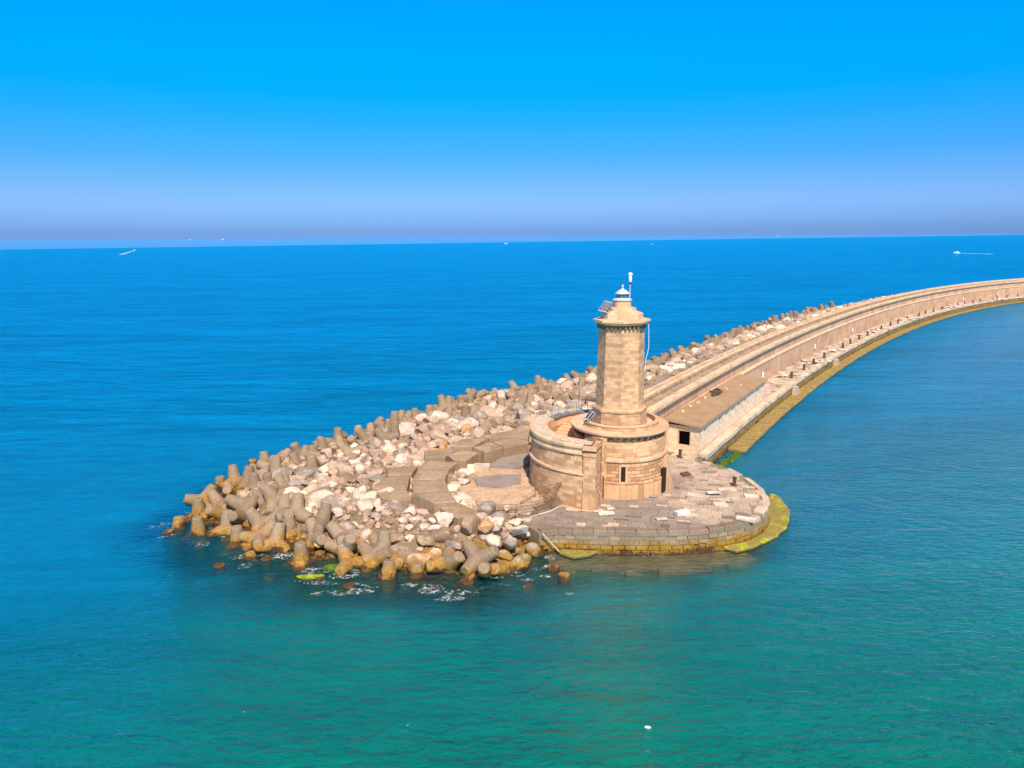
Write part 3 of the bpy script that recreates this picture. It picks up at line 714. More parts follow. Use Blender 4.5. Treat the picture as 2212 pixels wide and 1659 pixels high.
# openings of the drum
def drum_frame(a, r):
    a = math.radians(a); r *= DK; return TC[0]+r*math.cos(a), TC[1]+r*math.sin(a), a
x, y, a = drum_frame(-93, 5.03)
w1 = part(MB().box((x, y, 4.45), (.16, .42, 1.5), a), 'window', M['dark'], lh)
mb = MB()
for s_ in (-1, 1): mb.box((x-s_*.30*math.sin(a), y+s_*.30*math.cos(a), 4.4), (.28, .16, 1.72), a)
mb.box((x, y, 3.66), (.3, .42, .12), a); mb.box((x, y, 5.28), (.26, .46, .12), a)
part(mb, 'frame', M['trim'], w1)
x, y, a = drum_frame(-34, 5.2)
part(MB().box((x, y, 3.2), (.3, .8, 2.4), a), 'doorway', M['dark'], lh)  # solid black block; its colour is the shade of the opening
x, y, a = drum_frame(-27, 5.35); ur = Vector((math.cos(a), math.sin(a))); ut = Vector((-math.sin(a), math.cos(a)))
def rp2(i, j): return (x+ur.x*i+ut.x*j, y+ur.y*i+ut.y*j)
part(MB().prism([rp2(-.5, -.3), rp2(.55, -.3), rp2(.55, .8), rp2(-.5, .8)], 1.9, 5.4, [rp2(-.5, -.3), rp2(-.1, -.3), rp2(-.1, .8), rp2(-.5, .8)]), 'buttress', M['trim'], lh)
# octagonal tower
ROT = math.radians(-90-5-45)
def octa(c, prof, n=8): return MB().lathe(c, prof, n, rot=ROT)
part(octa(TC, [(2.74, 8.3), (2.64, 9.75), (2.74, 9.8), (2.74, 9.98), (2.4, 10.1)]), 'pedestal', M['ashlar'], lh)
part(octa(TC, [(2.46, 9.95), (2.38, 10.3), (2.20, 17.85)]), 'shaft', M['ashlar_small'], lh)
mb = MB()
R_ = 2.26
for k in range(8):
    a0 = ROT+2*PI*k/8; a1 = ROT+2*PI*(k+1)/8
    p0 = Vector((math.cos(a0), math.sin(a0)))*R_; p1 = Vector((math.cos(a1), math.sin(a1)))*R_
    for q in range(5):
        if q == 4: continue
        p = p0.lerp(p1, (q+.5)/4); part(MB().box((TC[0]+p.x, TC[1]+p.y, 18.02), (.30, .26, .42), (a0+a1)/2), 'corbel', M['corbel'], lh)
part(octa(TC, [(2.12, 17.8), (2.12, 18.22), (2.42, 18.24), (2.46, 18.36), (2.68, 18.42), (2.78, 18.5), (2.78, 18.66), (2.6, 18.72), (1.9, 18.76)]), 'cornice', M['trim'], lh)
part(octa(TC, [(2.04, 18.72), (2.02, 19.24), (1.9, 19.30), (1.36, 19.5), (1.34, 19.76), (.8, 19.86)]), 'stepped_cap', M['trim'], lh)
part(MB().lathe(TC, [(.87, 19.7), (.85, 20.46)], 28), 'lantern_base', M['ashlar_small'], lh, smooth=30)
part(MB().lathe(TC, [(.82, 20.4), (.94, 20.46), (.96, 20.52), (.84, 20.62), (.5, 20.72)], 32), 'gallery', M['lantern_paint'], lh, smooth=50)
lt = part(MB().lathe(TC, [(.54, 20.66), (.54, 21.10)], 24), 'lantern', M['glass'], lh, smooth=30)
for k in range(10):
    mb = MB(); a = 2*PI*k/10; mb.tube((TC[0]+.57*math.cos(a), TC[1]+.57*math.sin(a), 20.66), (TC[0]+.57*math.cos(a), TC[1]+.57*math.sin(a), 21.08), .022, n=5)
    part(mb, 'glazing_bar', M['steel'], lt)
part(MB().lathe(TC, [(.52, 21.08), (.72, 21.10), (.72, 21.14), (.63, 21.22), (.42, 21.4), (.2, 21.52), (.09, 21.6), (.08, 21.68), (.1, 21.7), (.1, 21.9), (.05, 21.96), (0, 21.97)], 32), 'dome', M['lantern_paint'], lh, smooth=50)
mb = MB(); pts = [atY(*p, 68.6) for p in [(1401, 700), (1401.6, 730), (1401.2, 752), (1398, 765), (1395.5, 775), (1392, 800)]]
tube_path(mb, pts, .025, 5); part(mb, 'cable', M['white'], lh)
mast = empty('antenna_mast', (11.5, 69.9, 18.8)); tag(mast, 'thin white mast with a white canister beside the lantern dome', 'mast')
part(MB().tube((11.5, 69.9, 19.2), (11.5, 69.9, 22.05), .03), 'pole', M['white'], mast)
part(MB().lathe((11.5, 69.9), [(.09, 21.98), (.11, 22.0), (.11, 22.16), (0, 22.17)], 12), 'collar', M['dark'], mast)
part(MB().lathe((11.5, 69.9), [(.12, 22.16), (.15, 22.2), (.15, 22.78), (.13, 22.8), (.21, 22.86), (.21, 22.96), (.15, 23.05), (0, 23.1)], 16), 'canister', M['white'], mast, smooth=50)
def solar(name, label, q, strips, foot):
    root = empty(name, foot); tag(root, label, 'solar panel')
    A, B, C_, D = q; n = (B-A).cross(D-A).normalized()
    if n.z < 0: n = -n
    mb = MB(); mb.face([A, B, C_, D]); mb.face([p-n*.05 for p in (D, C_, B, A)])
    for a, b in ((A, B), (B, C_), (C_, D), (D, A)): mb.face([a, a-n*.05, b-n*.05, b])
    part(mb, 'panel_frame', M['panelframe'], root)
    mb = MB()
    for k in range(strips):
        t0 = (k+.14)/strips; t1 = (k+.86)/strips
        a = A.lerp(B, t0); b = A.lerp(B, t1); c = D.lerp(C_, t1); d = D.lerp(C_, t0)
        P_ = [a.lerp(d, .04), b.lerp(c, .04), c.lerp(b, .04), d.lerp(a, .04)]
        top = [p+n*.006 for p in P_]; mb.face(top)
    mb.closed = False; part(mb, 'cells', M['panelcell'], root)
    mb = MB(); f = Vector(foot)
    for p in (A.lerp(C_, .3), A.lerp(C_, .7)): mb.tube(p-n*.05, f+(p-f)*.1, .035, n=5)
    mb.tube(D.lerp(C_, .5)-n*.05, f, .03, n=5)
    part(mb, 'bracket', M['steel'], root)
solar('solar_panel', 'solar panel of four dark strips, tilted beside the lantern on the tower top', [Vector(p) for p in ((9.0, 69.2, 20.46), (9.79, 69.2, 20.25), (9.13, 68.3, 19.39), (8.25, 68.3, 19.63))], 4, (9.35, 69.0, 18.8))
solar('solar_panel', 'small dark blue solar panel leaning at the foot of the tower pedestal', [Vector(p) for p in ((7.65, 68.2, 9.85), (8.18, 68.2, 9.59), (7.46, 67.4, 9.04), (7.0, 67.4, 9.3))], 2, (7.6, 68.1, 8.32))
# curved stair wall
RC = (9.4, 69.2)
rw = empty('curved_stair_wall', (RC[0]-7, RC[1], 2)); tag(rw, 'thick curved tan stone wall wrapping the stairs left of the lighthouse', 'wall')
def arc(c, a0, a1, n, rr=7.7):
    return [(c[0], c[1], math.cos(math.radians(a0+(a1-a0)*i/n)), math.sin(math.radians(a0+(a1-a0)*i/n)), rr*math.radians(a0+(a1-a0)*i/n)) for i in range(n+1)]
A0, A1 = 104, 252.5
part(MB().sweep(arc(RC, A0, A1, 48), [(5.9, 1.6), (7.72, 1.6), (7.62, 5.3), (7.56, 5.32), (7.50, 7.1), (5.9, 7.1)]), 'wall_body', M['ashlar'], rw, smooth=30)
part(MB().sweep(arc(RC, A0, A1+.3, 48), [(7.5, 5.22), (7.74, 5.24), (7.72, 5.42), (7.5, 5.46)]), 'string_course', M['trim'], rw, smooth=30)
part(MB().sweep(arc(RC, A0, A1+.3, 48), [(5.85, 7.102), (7.62, 7.102), (7.66, 7.16), (7.66, 7.3), (7.52, 7.36), (7.52, 7.72), (7.7, 7.78), (7.7, 8.0), (7.6, 8.08), (5.85, 8.08)]), 'coping', M['trim'], rw, smooth=30)
mb = MB()
aa = 106.
while aa < 250:
    da = rnd.uniform(2.2, 5); z = 8.1+rnd.uniform(0, .05)
    mb.sweep(arc(RC, aa, min(252, aa+da-.15), 2), [(6.15+rnd.uniform(0, .25), 8.05), (7.35+rnd.uniform(-.2, .05), 8.05), (7.3, z), (6.2, z)]); aa += da
part(mb, 'worn_top_slabs', M['walltop'], rw)
# end pier with plinth
a = math.radians(251.5); px_, py_ = RC[0]+6.8*math.cos(a), RC[1]+6.8*math.sin(a)
mb = MB(); mb.box((px_, py_, 4.6), (1.92, 1.15, 6.2), a); part(mb, 'end_pier', M['ashlar'], rw)
mb = MB(); mb.box((px_, py_, 2.5), (2.04, 1.30, 1.6), a); mb.box((px_, py_, 7.86), (2.1, 1.28, .44), a); mb.box((px_, py_, 7.2), (2.04, 1.22, .2), a)
part(mb, 'pier_bands', M['plinthstone'], rw)
mb = MB(); mb.box((px_, py_-.02, 7.55), (2.0, 1.2, .10), a); part(mb, 'pier_groove_shade', M['dark'], rw)  # proud black band; the groove's shade is its colour
# wall joining the two + gate leaf
stairs = empty('curved_stone_stairs', (6.2, 73, 5)); tag(stairs, 'curved stone steps rising between the outer wall and the tower', 'stairs')
mb = MB(); ns = 30
for k in range(ns):
    a0 = 250-k*(140/ns); z = 2.4+(8.1-2.4)*(k+1)/ns
    mb.sweep([(TC[0]-.6, TC[1]-.2, math.cos(math.radians(t)), math.sin(math.radians(t)), t*.1) for t in (a0, a0-140/ns-.3)], [(4.0, 1.9), (6.4, 1.9), (6.4, z), (4.0, z)])
part(mb, 'steps', M['trim'], stairs)
gate = empty('iron_gate', (8.3, 65.2, 2)); tag(gate, 'narrow dark iron gate leaf standing open beside the round drum', 'gate')
g0, g1 = Vector((8.28, 65.25, 2.05)), Vector((8.62, 64.7, 2.05))
mb = MB()
for t in (0, 1): mb.tube(g0.lerp(g1, t), g0.lerp(g1, t)+Vector((0, 0, 2.2)), .045, n=5)
for z in (.05, 1.1, 2.15): mb.tube(g0+Vector((0, 0, z)), g1+Vector((0, 0, z)), .035, n=5)
part(mb, 'gate_frame', M['dsteel'], gate)
mb = MB()
for k in range(1, 7):
    p = g0.lerp(g1, k/7); mb.tube(p, p+Vector((0, 0, 2.15)), .018, n=4)
part(mb, 'bars', M['dsteel'], gate)
# blocking wall between pier and drum (recess behind the gate)
mb = MB(); mb.box((7.95, 65.9, 4.9), (2.5, .6, 6.0), math.radians(-55)); part(mb, 'link_wall', M['ashlar'], lh)
# gangway with railing on top of the curved wall
gw = empty('gangway', (7, 75, 8)); tag(gw, 'grey steel gangway with posts and rail on the back of the curved wall', 'gangway')
P_ = [Vector((RC[0]+6.1*math.cos(math.radians(t)), RC[1]+6.1*math.sin(math.radians(t)), 8.14)) for t in (150, 138, 126, 114, 102, 92)]
mb = MB()
for a_, b_ in zip(P_[:-1], P_[1:]):
    d = (b_-a_); n_ = Vector((-d.y, d.x, 0)).normalized()*.45
    mb.face([a_-n_, b_-n_, b_+n_, a_+n_]); mb.face([p-Vector((0, 0, .08)) for p in (a_+n_, b_+n_, b_-n_, a_-n_)])
    mb.face([a_-n_, a_-n_-Vector((0, 0, .08)), b_-n_-Vector((0, 0, .08)), b_-n_]); mb.face([b_+n_, b_+n_-Vector((0, 0, .08)), a_+n_-Vector((0, 0, .08)), a_+n_])
part(mb, 'deck', M['steel'], gw)
mb = MB()
for a_ in P_: mb.tube(a_, a_+Vector((0, 0, 1.05)), .03, n=5)
for z in (.55, 1.05):
    for a_, b_ in zip(P_[:-1], P_[1:]): mb.tube(a_+Vector((0, 0, z)), b_+Vector((0, 0, z)), .022, n=4)
part(mb, 'railing', M['steel'], gw)

# ------------------------------------------------------------------ quay building
bd = empty('quay_store_building', (21, 80, 2)); tag(bd, 'long low white stone storehouse with flat roof against the breakwater wall', 'building')
nA, nB = Vector((21.31, 79.03)), Vector((38.12, 105.97)); du = (nB-nA).normalized(); dn = Vector((-du.y, du.x)); LB = (nB-nA).length
def bp(u, w): p = nA+du*u+dn*w; return (p.x, p.y)
DEP = 3.75
def wallbox(mb, u0, u1, w0, w1, z0, z1):
    pts = [bp(u0, w0), bp(u1, w0), bp(u1, w1), bp(u0, w1)]; mb.prism(pts, z0, z1)
part_w = MB()
openings = [(2.0, 3.0), (7.9, 9.1), (11.1, 12.2), (14.0, 15.1), (17.0, 18.1), (20.1, 21.2), (27.4, 28.6)]
last = .0
for a_, b_ in openings:
    wallbox(part_w, last, a_, 0, .35, 1.9, 5.05); wallbox(part_w, a_, b_, .003, .347, 4.55, 5.048); last = b_
wallbox(part_w, last, LB, 0, .35, 1.9, 5.05)
part(part_w, 'front_wall', M['bwhite'], bd)
mb = MB()
wallbox(mb, -.002, .35, .36, .95, 1.9, 5.05); wallbox(mb, -.002, .35, 1.95+.55, DEP+.3, 1.9, 5.05)
wallbox(mb, 0, .348, .952, 2.498, 1.9, 2.75); wallbox(mb, 0, .348, .952, 2.498, 4.45, 5.048)
part(mb, 'end_wall', M['bcream'], bd)
mb = MB(); wallbox(mb, LB-.35, LB, .36, DEP, 1.9, 5.05); part(mb, 'far_end_wall', M['bwhite'], bd)
mb = MB(); wallbox(mb, .5, LB-.5, .9, 1.0, 1.9, 5.0); wallbox(mb, 1.3, 1.4, .5, DEP, 1.9, 5); part(mb, 'interior_shade', M['dark'], bd)  # black sheets standing in for the shade of the unlit room
for a_, b_ in openings:
    mb = MB(); wallbox(mb, a_-.0+.02, b_-.02, .31, .34, 1.95, 4.5); part(mb, 'door', M['corbel'], bd)
mb = MB()
for z in range(8):
    l = .55 if z % 2 else .35
    wallbox(mb, -.03, l, -.03, -.003, 2.0+z*.38, 2.34+z*.38); wallbox(mb, -.033, -.005, -.03, l, 2.0+z*.38, 2.34+z*.38)
part(mb, 'corner_quoins', M['bcream'], bd)
ro = MB(); a4 = [bp(-.45, -.38), bp(LB+.1, -.38), bp(LB+.1, DEP+.1), bp(-.45, DEP+.35)]; zt = [5.32, 5.32, 5.75, 5.75]; zb = [5.10, 5.10, 5.5, 5.5]
T = [(p[0], p[1], z) for p, z in zip(a4, zt)]; B_ = [(p[0], p[1], z) for p, z in zip(a4, zb)]
ro.face(T); ro.face(B_[::-1])
for i in range(4): j = (i+1) % 4; ro.face([B_[i], B_[j], T[j], T[i]])
part(ro, 'roof', M['roof'], bd)
wn = MB(); wallbox(wn, .12, .17, .952, 2.498, 2.75, 2.78); wallbox(wn, .05, .3, .952, 1.06, 2.752, 4.448); wallbox(wn, .05, .3, 2.38, 2.498, 2.752, 4.448)
part(wn, 'window_frame', M['trim'], bd)
# debris on the roof
mb = MB()
for k in range(14):
    p = bp(16+rnd.uniform(-1.6, 1.6), 2.9+rnd.uniform(-.5, .4)); mb.box((p[0], p[1], 5.85+rnd.uniform(0, .25)), (rnd.uniform(.3, 1.2), rnd.uniform(.1, .5), rnd.uniform(.08, .3)), rnd.uniform(0, 3), .05)
tag(mb.build('scrap_heap', M['dsteel']), 'dark heap of scrap lying on the flat storehouse roof', 'scrap')
for k, (u, w_) in enumerate(((4, 3.3), (7, 3.4), (9.5, 3.2), (12.6, 3.3), (20, 2.6), (24, 1.6))):
    p = bp(u, w_); mb = MB(); mb.box((p[0], p[1], 5.42+w_*.1), (.45, .3, .3), rnd.uniform(0, 3), .08)
    tag(mb.build('stone_lump', M['trim'], bevel=.05), 'loose stone on the storehouse roof, %s from the lighthouse end' % ('first', 'second', 'third', 'fourth', 'fifth', 'sixth')[k], 'stone', 'loose stones on the storehouse roof')

# ------------------------------------------------------------------ bollards
def make_bollard():
    r = empty('bollard'); mb = MB().lathe((0, 0), [(.20, -.05), (.19, .02), (.165, .06), (.165, .82), (.2, .86), (.2, .95), (.12, .99), (0, 1.0)], 14); part(mb, 'post', M['bollard'], r, smooth=40)
    part(MB().lathe((0, 0), [(.30, -.05), (.30, .03), (.15, .05)], 14), 'base_plate', M['iron'], r, smooth=40)
    return r
def copy_tree(o):
    c = o.copy(); COL.objects.link(c)
    for ch in list(o.children):
        d = ch.copy(); COL.objects.link(d); d.parent = c
    return c
ORD = ['first', 'second', 'third', 'fourth', 'fifth', 'sixth', 'seventh', 'eighth', 'ninth', 'tenth', 'eleventh', 'twelfth', 'thirteenth', 'fourteenth', 'fifteenth', 'sixteenth', 'seventeenth', 'eighteenth', 'nineteenth']
TENS = {2: ('twentieth', 'twenty'), 3: ('thirtieth', 'thirty'), 4: ('fortieth', 'forty'), 5: ('fiftieth', 'fifty'), 6: ('sixtieth', 'sixty')}
def ordinal(n):
    if n <= 19: return ORD[n-1]
    t, u = divmod(n, 10); return TENS[t][0] if u == 0 else TENS[t][1]+'-'+ORD[u-1]
bp_px = [(1694, 815), (1719.4, 797.5), (1742, 785), (1764.8, 771.5), (1804.5, 749.5), (1822, 741.3), (1840, 732), (1857, 723.6), (1890.7, 711), (1907, 703), (1923.5, 696.7), (1940.4, 689.8), (1973, 682), (1989.4, 678), (2006, 673), (2022.4, 668.5), (2056.7, 660.5), (2073.6, 657.5), (2091, 654), (2109, 651.4), (2146, 645.8), (2164.4, 642.8), (2183, 639.5), (2202, 636.5)]
b0 = make_bollard(); first = True
spots = [((1468.8, 988), 'rusty bollard on the round quay near the storehouse end wall and the drum'), ((1586, 1049), 'rusty bollard standing alone near the outer rim of the round quay')]
for i, p in enumerate(bp_px): spots.append((p, 'dark rusty bollard on the straight quay, %s beyond the storehouse' % ordinal(i+1)))
for i, (p, lab) in enumerate(spots):
    b = b0 if i == 0 else copy_tree(b0)
    q = at(*p, 1.98); 
    if i > 1:
        o_, s_ = near_line(q.x, q.y); x, y = lp(s_, 3.55); q = Vector((x, y, 1.98))
    b.location = q; k = .95 if i < 2 else 1.08; b.scale = (k*1.15, k*1.15, k)
    tag(b, lab, 'bollard', 'rusty bollards along the quay')
# small white lamp boxes on the wall face
for i, (x, y) in enumerate(((1648, 807), (1757, 747.4), (1842, 711), (2079, 646), (2156, 634.5))):
    lo_, hi_ = 30., 390.; best = None
    for f in LINE:
        for z in (2.6, 3.4, 4.2):
            v_ = Vector((f[0]+f[2]*.36, f[1]+f[3]*.36, z)); X, Y = px(v_); e = abs(X-x)+abs(Y-y)
            if best is None or e < best[0]: best = (e, v_, math.atan2(f[3], f[2]))
    e, v_, a = best; s_ = .5
    r = empty('wall_lamp', v_); tag(r, 'small white lamp box on the wall face, %s from the storehouse' % ORD[i], 'lamp', 'lamp boxes on the breakwater wall')
    part(MB().box(v_+Vector((math.cos(a), math.sin(a), 0))*.12, (.24, s_, 1.0), a), 'housing', M['white'], r, bevel=.04)
    part(MB().box(v_+Vector((math.cos(a), math.sin(a), 0))*.12-Vector((0, 0, .66)), (.14, s_*.5, .3), a), 'bracket', M['steel'], r)
# mooring steps of concrete breaking the quay edge
for i, (x, y) in enumerate(((1712, 843), (1805, 783))):
    q = at(x, y, 1.0); o_, s_ = near_line(q.x, q.y); mb = MB()
    for k in range(4):
        pts = [lp(s_+k*.5, 5.0), lp(s_+k*.5, 6.0), lp(s_+k*.5+.5, 6.0), lp(s_+k*.5+.5, 5.0)]
        mb.prism(pts, -1, 1.7-k*.42)
    tag(mb.build('landing_steps', M['capstone'], bevel=.04), ('pale stone landing steps on the quay edge, nearer to the storehouse', 'pale broken landing steps on the quay edge, farther along the wall')[i], 'steps', 'landing steps on the quay edge')

# ------------------------------------------------------------------ curved concrete blocks
c3 = lambda x, y: (748.8+x*.2604, 748.8+y*.2604)
BL = [([(330, 1000), (590, 990), (540, 1058), (345, 1072)], 2.9, 'small flat block at the upper end of the left row'),
      ([(340, 1082), (528, 1072), (505, 1175), (225, 1180), (230, 1140)], 2.95, 'middle block of the left row'),
      ([(232, 1192), (500, 1184), (540, 1262), (385, 1280), (290, 1252)], 2.9, 'darker lowest block of the left row'),
      ([(690, 945), (925, 955), (850, 1015), (600, 1006), (640, 960)], 3.4, 'top block of the middle curved row'),
      ([(590, 1016), (850, 1022), (815, 1096), (545, 1102)], 3.4, 'second block of the middle curved row'),
      ([(545, 1112), (815, 1104), (842, 1182), (548, 1215)], 3.4, 'third block of the middle curved row'),
      ([(560, 1222), (850, 1190), (915, 1282), (725, 1296)], 3.4, 'fourth block of the middle curved row'),
      ([(735, 1304), (920, 1288), (1092, 1368), (925, 1425), (800, 1350)], 2.95, 'broad lowest block of the middle curved row'),
      ([(640, 865), (850, 838), (905, 850), (815, 915), (650, 920)], 3.4, 'flat block left of the twin blocks near the boulders'),
      ([(835, 895), (965, 860), (1100, 876), (985, 945), (885, 938)], 3.5, 'small pinkish block between the flat and the big blocks'),
      ([(870, 825), (955, 765), (1170, 757), (1040, 832)], 3.9, 'upper left block of the back row'),
      ([(1055, 832), (1190, 790), (1300, 832), (1150, 872)], 4.0, 'thick grey block of the back row with a tall right side'),
      ([(1215, 790), (1400, 752), (1512, 790), (1305, 830)], 4.1, 'pale cracked block of the back row beside the curved wall'),
      ([(1115, 740), (1300, 705), (1450, 678), (1515, 690), (1505, 770), (1400, 745), (1190, 760)], 4.2, 'long farthest block behind the back row')]
BPOLY = []
for pts, z, desc in BL:
    q = [at(*c3(x, y), z) for x, y in pts]; pl = [(p.x, p.y) for p in q]
    if area(pl) < 0: pl = pl[::-1]
    pl2 = []
    n = len(pl)
    for i in range(n):
        a_, b_ = pl[i], pl[(i+1) % n]
        for t in (0, .33, .66): pl2.append((a_[0]+(b_[0]-a_[0])*t+rnd.uniform(-.05, .05), a_[1]+(b_[1]-a_[1])*t+rnd.uniform(-.05, .05)))
    cx_ = sum(p[0] for p in pl2)/len(pl2); cy_ = sum(p[1] for p in pl2)/len(pl2)
    mb = MB(); bot = [(cx_+(p[0]-cx_)*1.02, cy_+(p[1]-cy_)*1.02) for p in pl2]
    mb.prism(bot, 1.2, z, pl2); BPOLY.append(pl)
    o = mb.build('concrete_block', M['concrete_slab'], bevel=.05)
    tag(o, 'weathered concrete breakwater block: '+desc, 'block', 'large concrete blocks left of the lighthouse')
SAND = [at(*c3(x, y), 2.15) for x, y in [(1090, 1000), (1200, 960), (1510, 900), (1510, 1150), (1640, 1290), (1520, 1335), (1150, 1345), (1030, 1310), (960, 1260), (930, 1200), (1040, 1110)]]
SANDP = [(p.x, p.y) for p in SAND]
mb = MB(); gp = SANDP if area(SANDP) > 0 else SANDP[::-1]; mb.col = (.56, .38, .26)
mb.prism(gp, 1.2, 2.42); o = mb.build('gravel_ground', M['paving']); tag(o, kind='structure')
# broken pavement plates on the gravel
for i, (pts, z, lab) in enumerate((([(1055, 1085), (1240, 1060), (1445, 1055), (1440, 1130), (1250, 1160), (1080, 1140)], 2.62, 'flat grey broken pavement plate lying on the gravel left of the curved wall'),
                       ([(1190, 975), (1300, 905), (1512, 880), (1510, 965), (1420, 985)], 2.9, 'tilted grey slab below the back row of blocks beside the curved wall'),
                       ([(1060, 965), (1190, 965), (1185, 1003), (1060, 995)], 2.85, 'short pale beam lying at the end of the grey slab'))):
    pl = [(p.x, p.y) for p in (at(*c3(x, y), z) for x, y in pts)]
    if area(pl) < 0: pl = pl[::-1]
    mb = MB(); mb.col = (.30, .25, .235) if i < 2 else (.6, .5, .4); mb.prism(pl, z-.5, z); tag(mb.build('broken_slab', M['paving'], bevel=.03), lab, 'slab'); BPOLY.append(pl)
# gravel grains
mb = MB()
for k in range(2600):
    x = rnd.uniform(-6, 6); y = rnd.uniform(60, 76)
    if not inside((x, y), SANDP): continue
    s_ = rnd.uniform(.03, .11); g = rnd.uniform(.8, 1.15); mb.col = (.60*g, .43*g, .30*g)
    mb.box((x, y, 2.44), (s_*1.6, s_*1.2, s_), rnd.uniform(0, 3), s_*.2)
tag(mb.build('gravel', M['paving']), kind='stuff')
# slab heaps on the quay
def slab_thing(p, d, rz, tilt, z, label, col=(.64, .52, .43), grp=None, name='broken_slab', mat=None):
    mb = MB(); mb.col = col; mb.box((0, 0, 0), d, 0, min(d[:2])*.10)
    o = mb.build(name, mat or M['paving'], bevel=.02); o.location = (p[0], p[1], z); o.rotation_euler = (tilt, tilt*.4, rz)
    tag(o, label, 'slab', grp); return o
Q7 = lambda x, y, z=2.05: at(*crop7(x, y), z)
slab_thing(Q7(880, 810), (1.35, .6, .4), .35, .03, 2.2, 'thick white stone block lying in the middle of the round quay', (.75, .66, .62))
slab_thing(Q7(180, 795), (1.5, .9, .09), .1, 0, 2.06, 'flat cream slab in front of the gate and pier, larger one', (.72, .60, .50))
slab_thing(Q7(220, 755), (.7, .5, .09), .2, 0, 2.05, 'small cream slab behind the larger one near the gate', (.72, .60, .50))
slab_thing(Q7(110, 775), (.9, .35, .09), .5, 0, 2.05, 'narrow cream slab between the pier foot and the larger slab', (.72, .60, .50))
slab_thing(Q7(1030, 650), (2.0, .8, .25), -.35, .10, 2.15, 'long tilted pale slab with a ragged edge on the right of the quay')
slab_thing(Q7(1170, 622), (1.3, .45, .18), -.05, -.06, 2.22, 'pale beam resting behind the long tilted slab on the quay', (.74, .65, .58))
slab_thing(Q7(1230, 720), (1.3, .7, .16), .1, .05, 2.08, 'pale slab in front of the long tilted slab toward the rim')
slab_thing(Q7(1220, 678), (1.9, .35, .16), -.1, .04, 2.1, 'thin broken slab strip right of the long tilted slab')
slab_thing(Q7(1290, 580), (1.8, .8, .14), .15, .03, 2.06, 'flat beige slab just in front of the lone rim bollard')
slab_thing(Q7(1520, 645), (1.35, .5, .22), -.2, 0, 2.08, 'white rim stone at the far right of the round quay', (.74, .64, .54))
slab_thing(Q7(1465, 850), (1.6, .7, .2), -.45, 0, 2.06, 'cracked pale stone at the lower right rim of the quay', (.70, .60, .50))
slab_thing(Q7(690, 850), (1.1, .5, .12), .2, .03, 2.05, 'pinkish slab left of the thick white stone block', (.60, .47, .40))
slab_thing(Q7(915, 438), (1.0, .8, .16), .3, .05, 2.08, 'rusty brown plate lying behind on the round quay', (.14, .05, .035))
slab_thing(Q7(1270, 458), (1.0, .35, .14), -.4, .08, 2.08, 'small grey slab behind the lone rim bollard', (.45, .38, .33))
slab_thing(Q7(435, 735), (.9, .5, .1), -.1, 0, 2.04, 'cream paving piece at the front foot of the drum', (.64, .50, .40))
slab_thing(Q7(620, 640), (.9, .4, .1), .4, .03, 2.05, 'dark paving piece right at the drum foot', (.3, .26, .24))
heaps = [((1786, 757), 8, 'first'), ((1885, 712), 14, 'second'), ((1938, 690), 22, 'third'), ((2045, 661), 24, 'fourth'), ((2132, 647), 16, 'fifth'), ((1700, 812), 6, 'nearest'), ((1757, 782), 5, 'second nearest')]
for (x, y), n, w_ in heaps:
    mb = MB(); q = at(x, y, 2); o_, s_ = near_line(q.x, q.y)
    for k in range(n):
        x_, y_ = lp(s_+rnd.uniform(-1, 1)*n*.45, rnd.uniform(1.2, 5.3)); g = rnd.uniform(.85, 1.1); mb.col = (.70*g, .59*g, .50*g)
        mb.box((x_, y_, 2.15+rnd.uniform(0, .3)), (rnd.uniform(.8, 2.0), rnd.uniform(.5, 1.1), .22), rnd.uniform(0, 3), .18)
    tag(mb.build('slab_heap', M['paving']), 'heap of pale broken paving slabs on the straight quay, %s along the wall' % w_, 'heap', 'heaps of broken paving on the quay')
# fallen fences
def fence_piece(label, base, top, rails=4, bars=14):
    r = empty('metal_fence', base[0]); tag(r, label, 'fence', 'bent metal fences by the curved wall'); mb = MB()
    for b_, t_ in zip(base, top): mb.tube(b_, t_, .035, n=5)
    for k in range(rails):
        t = k/(rails-1); P2 = [b_.lerp(t_, t) for b_, t_ in zip(base, top)]; tube_path(mb, P2, .022, 4)
    part(mb, 'fence_frame', M['dsteel'], r)
    mb = MB()
    for i in range(len(base)-1):
        for k in range(1, bars):
            mb.tube(base[i].lerp(base[i+1], k/bars), top[i].lerp(top[i+1], k/bars), .009, n=4)
    part(mb, 'mesh_bars', M['dsteel'], r)
b_ = [at(*c3(x, y), 2.35) for x, y in [(1150, 1378), (1405, 1378), (1580, 1362), (1700, 1330), (1800, 1280)]]
t_ = [at(*c3(x, y), 2.45) for x, y in [(1150, 1345), (1405, 1330), (1580, 1285), (1700, 1240), (1795, 1195)]]
fence_piece('long sagging grey mesh fence along the edge of the paving', b_, [Vector((p.x, p.y, p.z)) + (q-p)*.45+Vector((0, 0, .55)) for p, q in zip(b_, t_)])
b2 = [at(*c3(x, y), 2.3) for x, y in [(1440, 1320), (1560, 1262), (1670, 1290)]]
t2 = [b2[0]+Vector((.05, 0, .4)), b2[1]+Vector((.1, .0, 1.0)), b2[2]+Vector((1.3, .1, 1.9))]
fence_piece('short raised mesh fence leaning against the curved wall', b2, t2, 3, 8)
# two poles by the rocks
pl_ = empty('leaning_pole', at(1187, 1196, .3)); tag(pl_, 'pale wooden pole leaning from the rocks into the water', 'pole')
part(MB().tube(at(1172, 1153, 2.0), at(1213, 1197, .0), .06, n=6), 'pole_shaft', M['capstone'], pl_)
mb = MB(); mb.tube((7.3, 76.4, 3.8), (7.3, 76.4, 12.0), .035, n=6)
thin = empty('thin_mast', (7.3, 76.4, 4)); tag(thin, 'thin grey mast rising behind the gangway', 'mast'); part(mb, 'mast_shaft', M['steel'], thin)

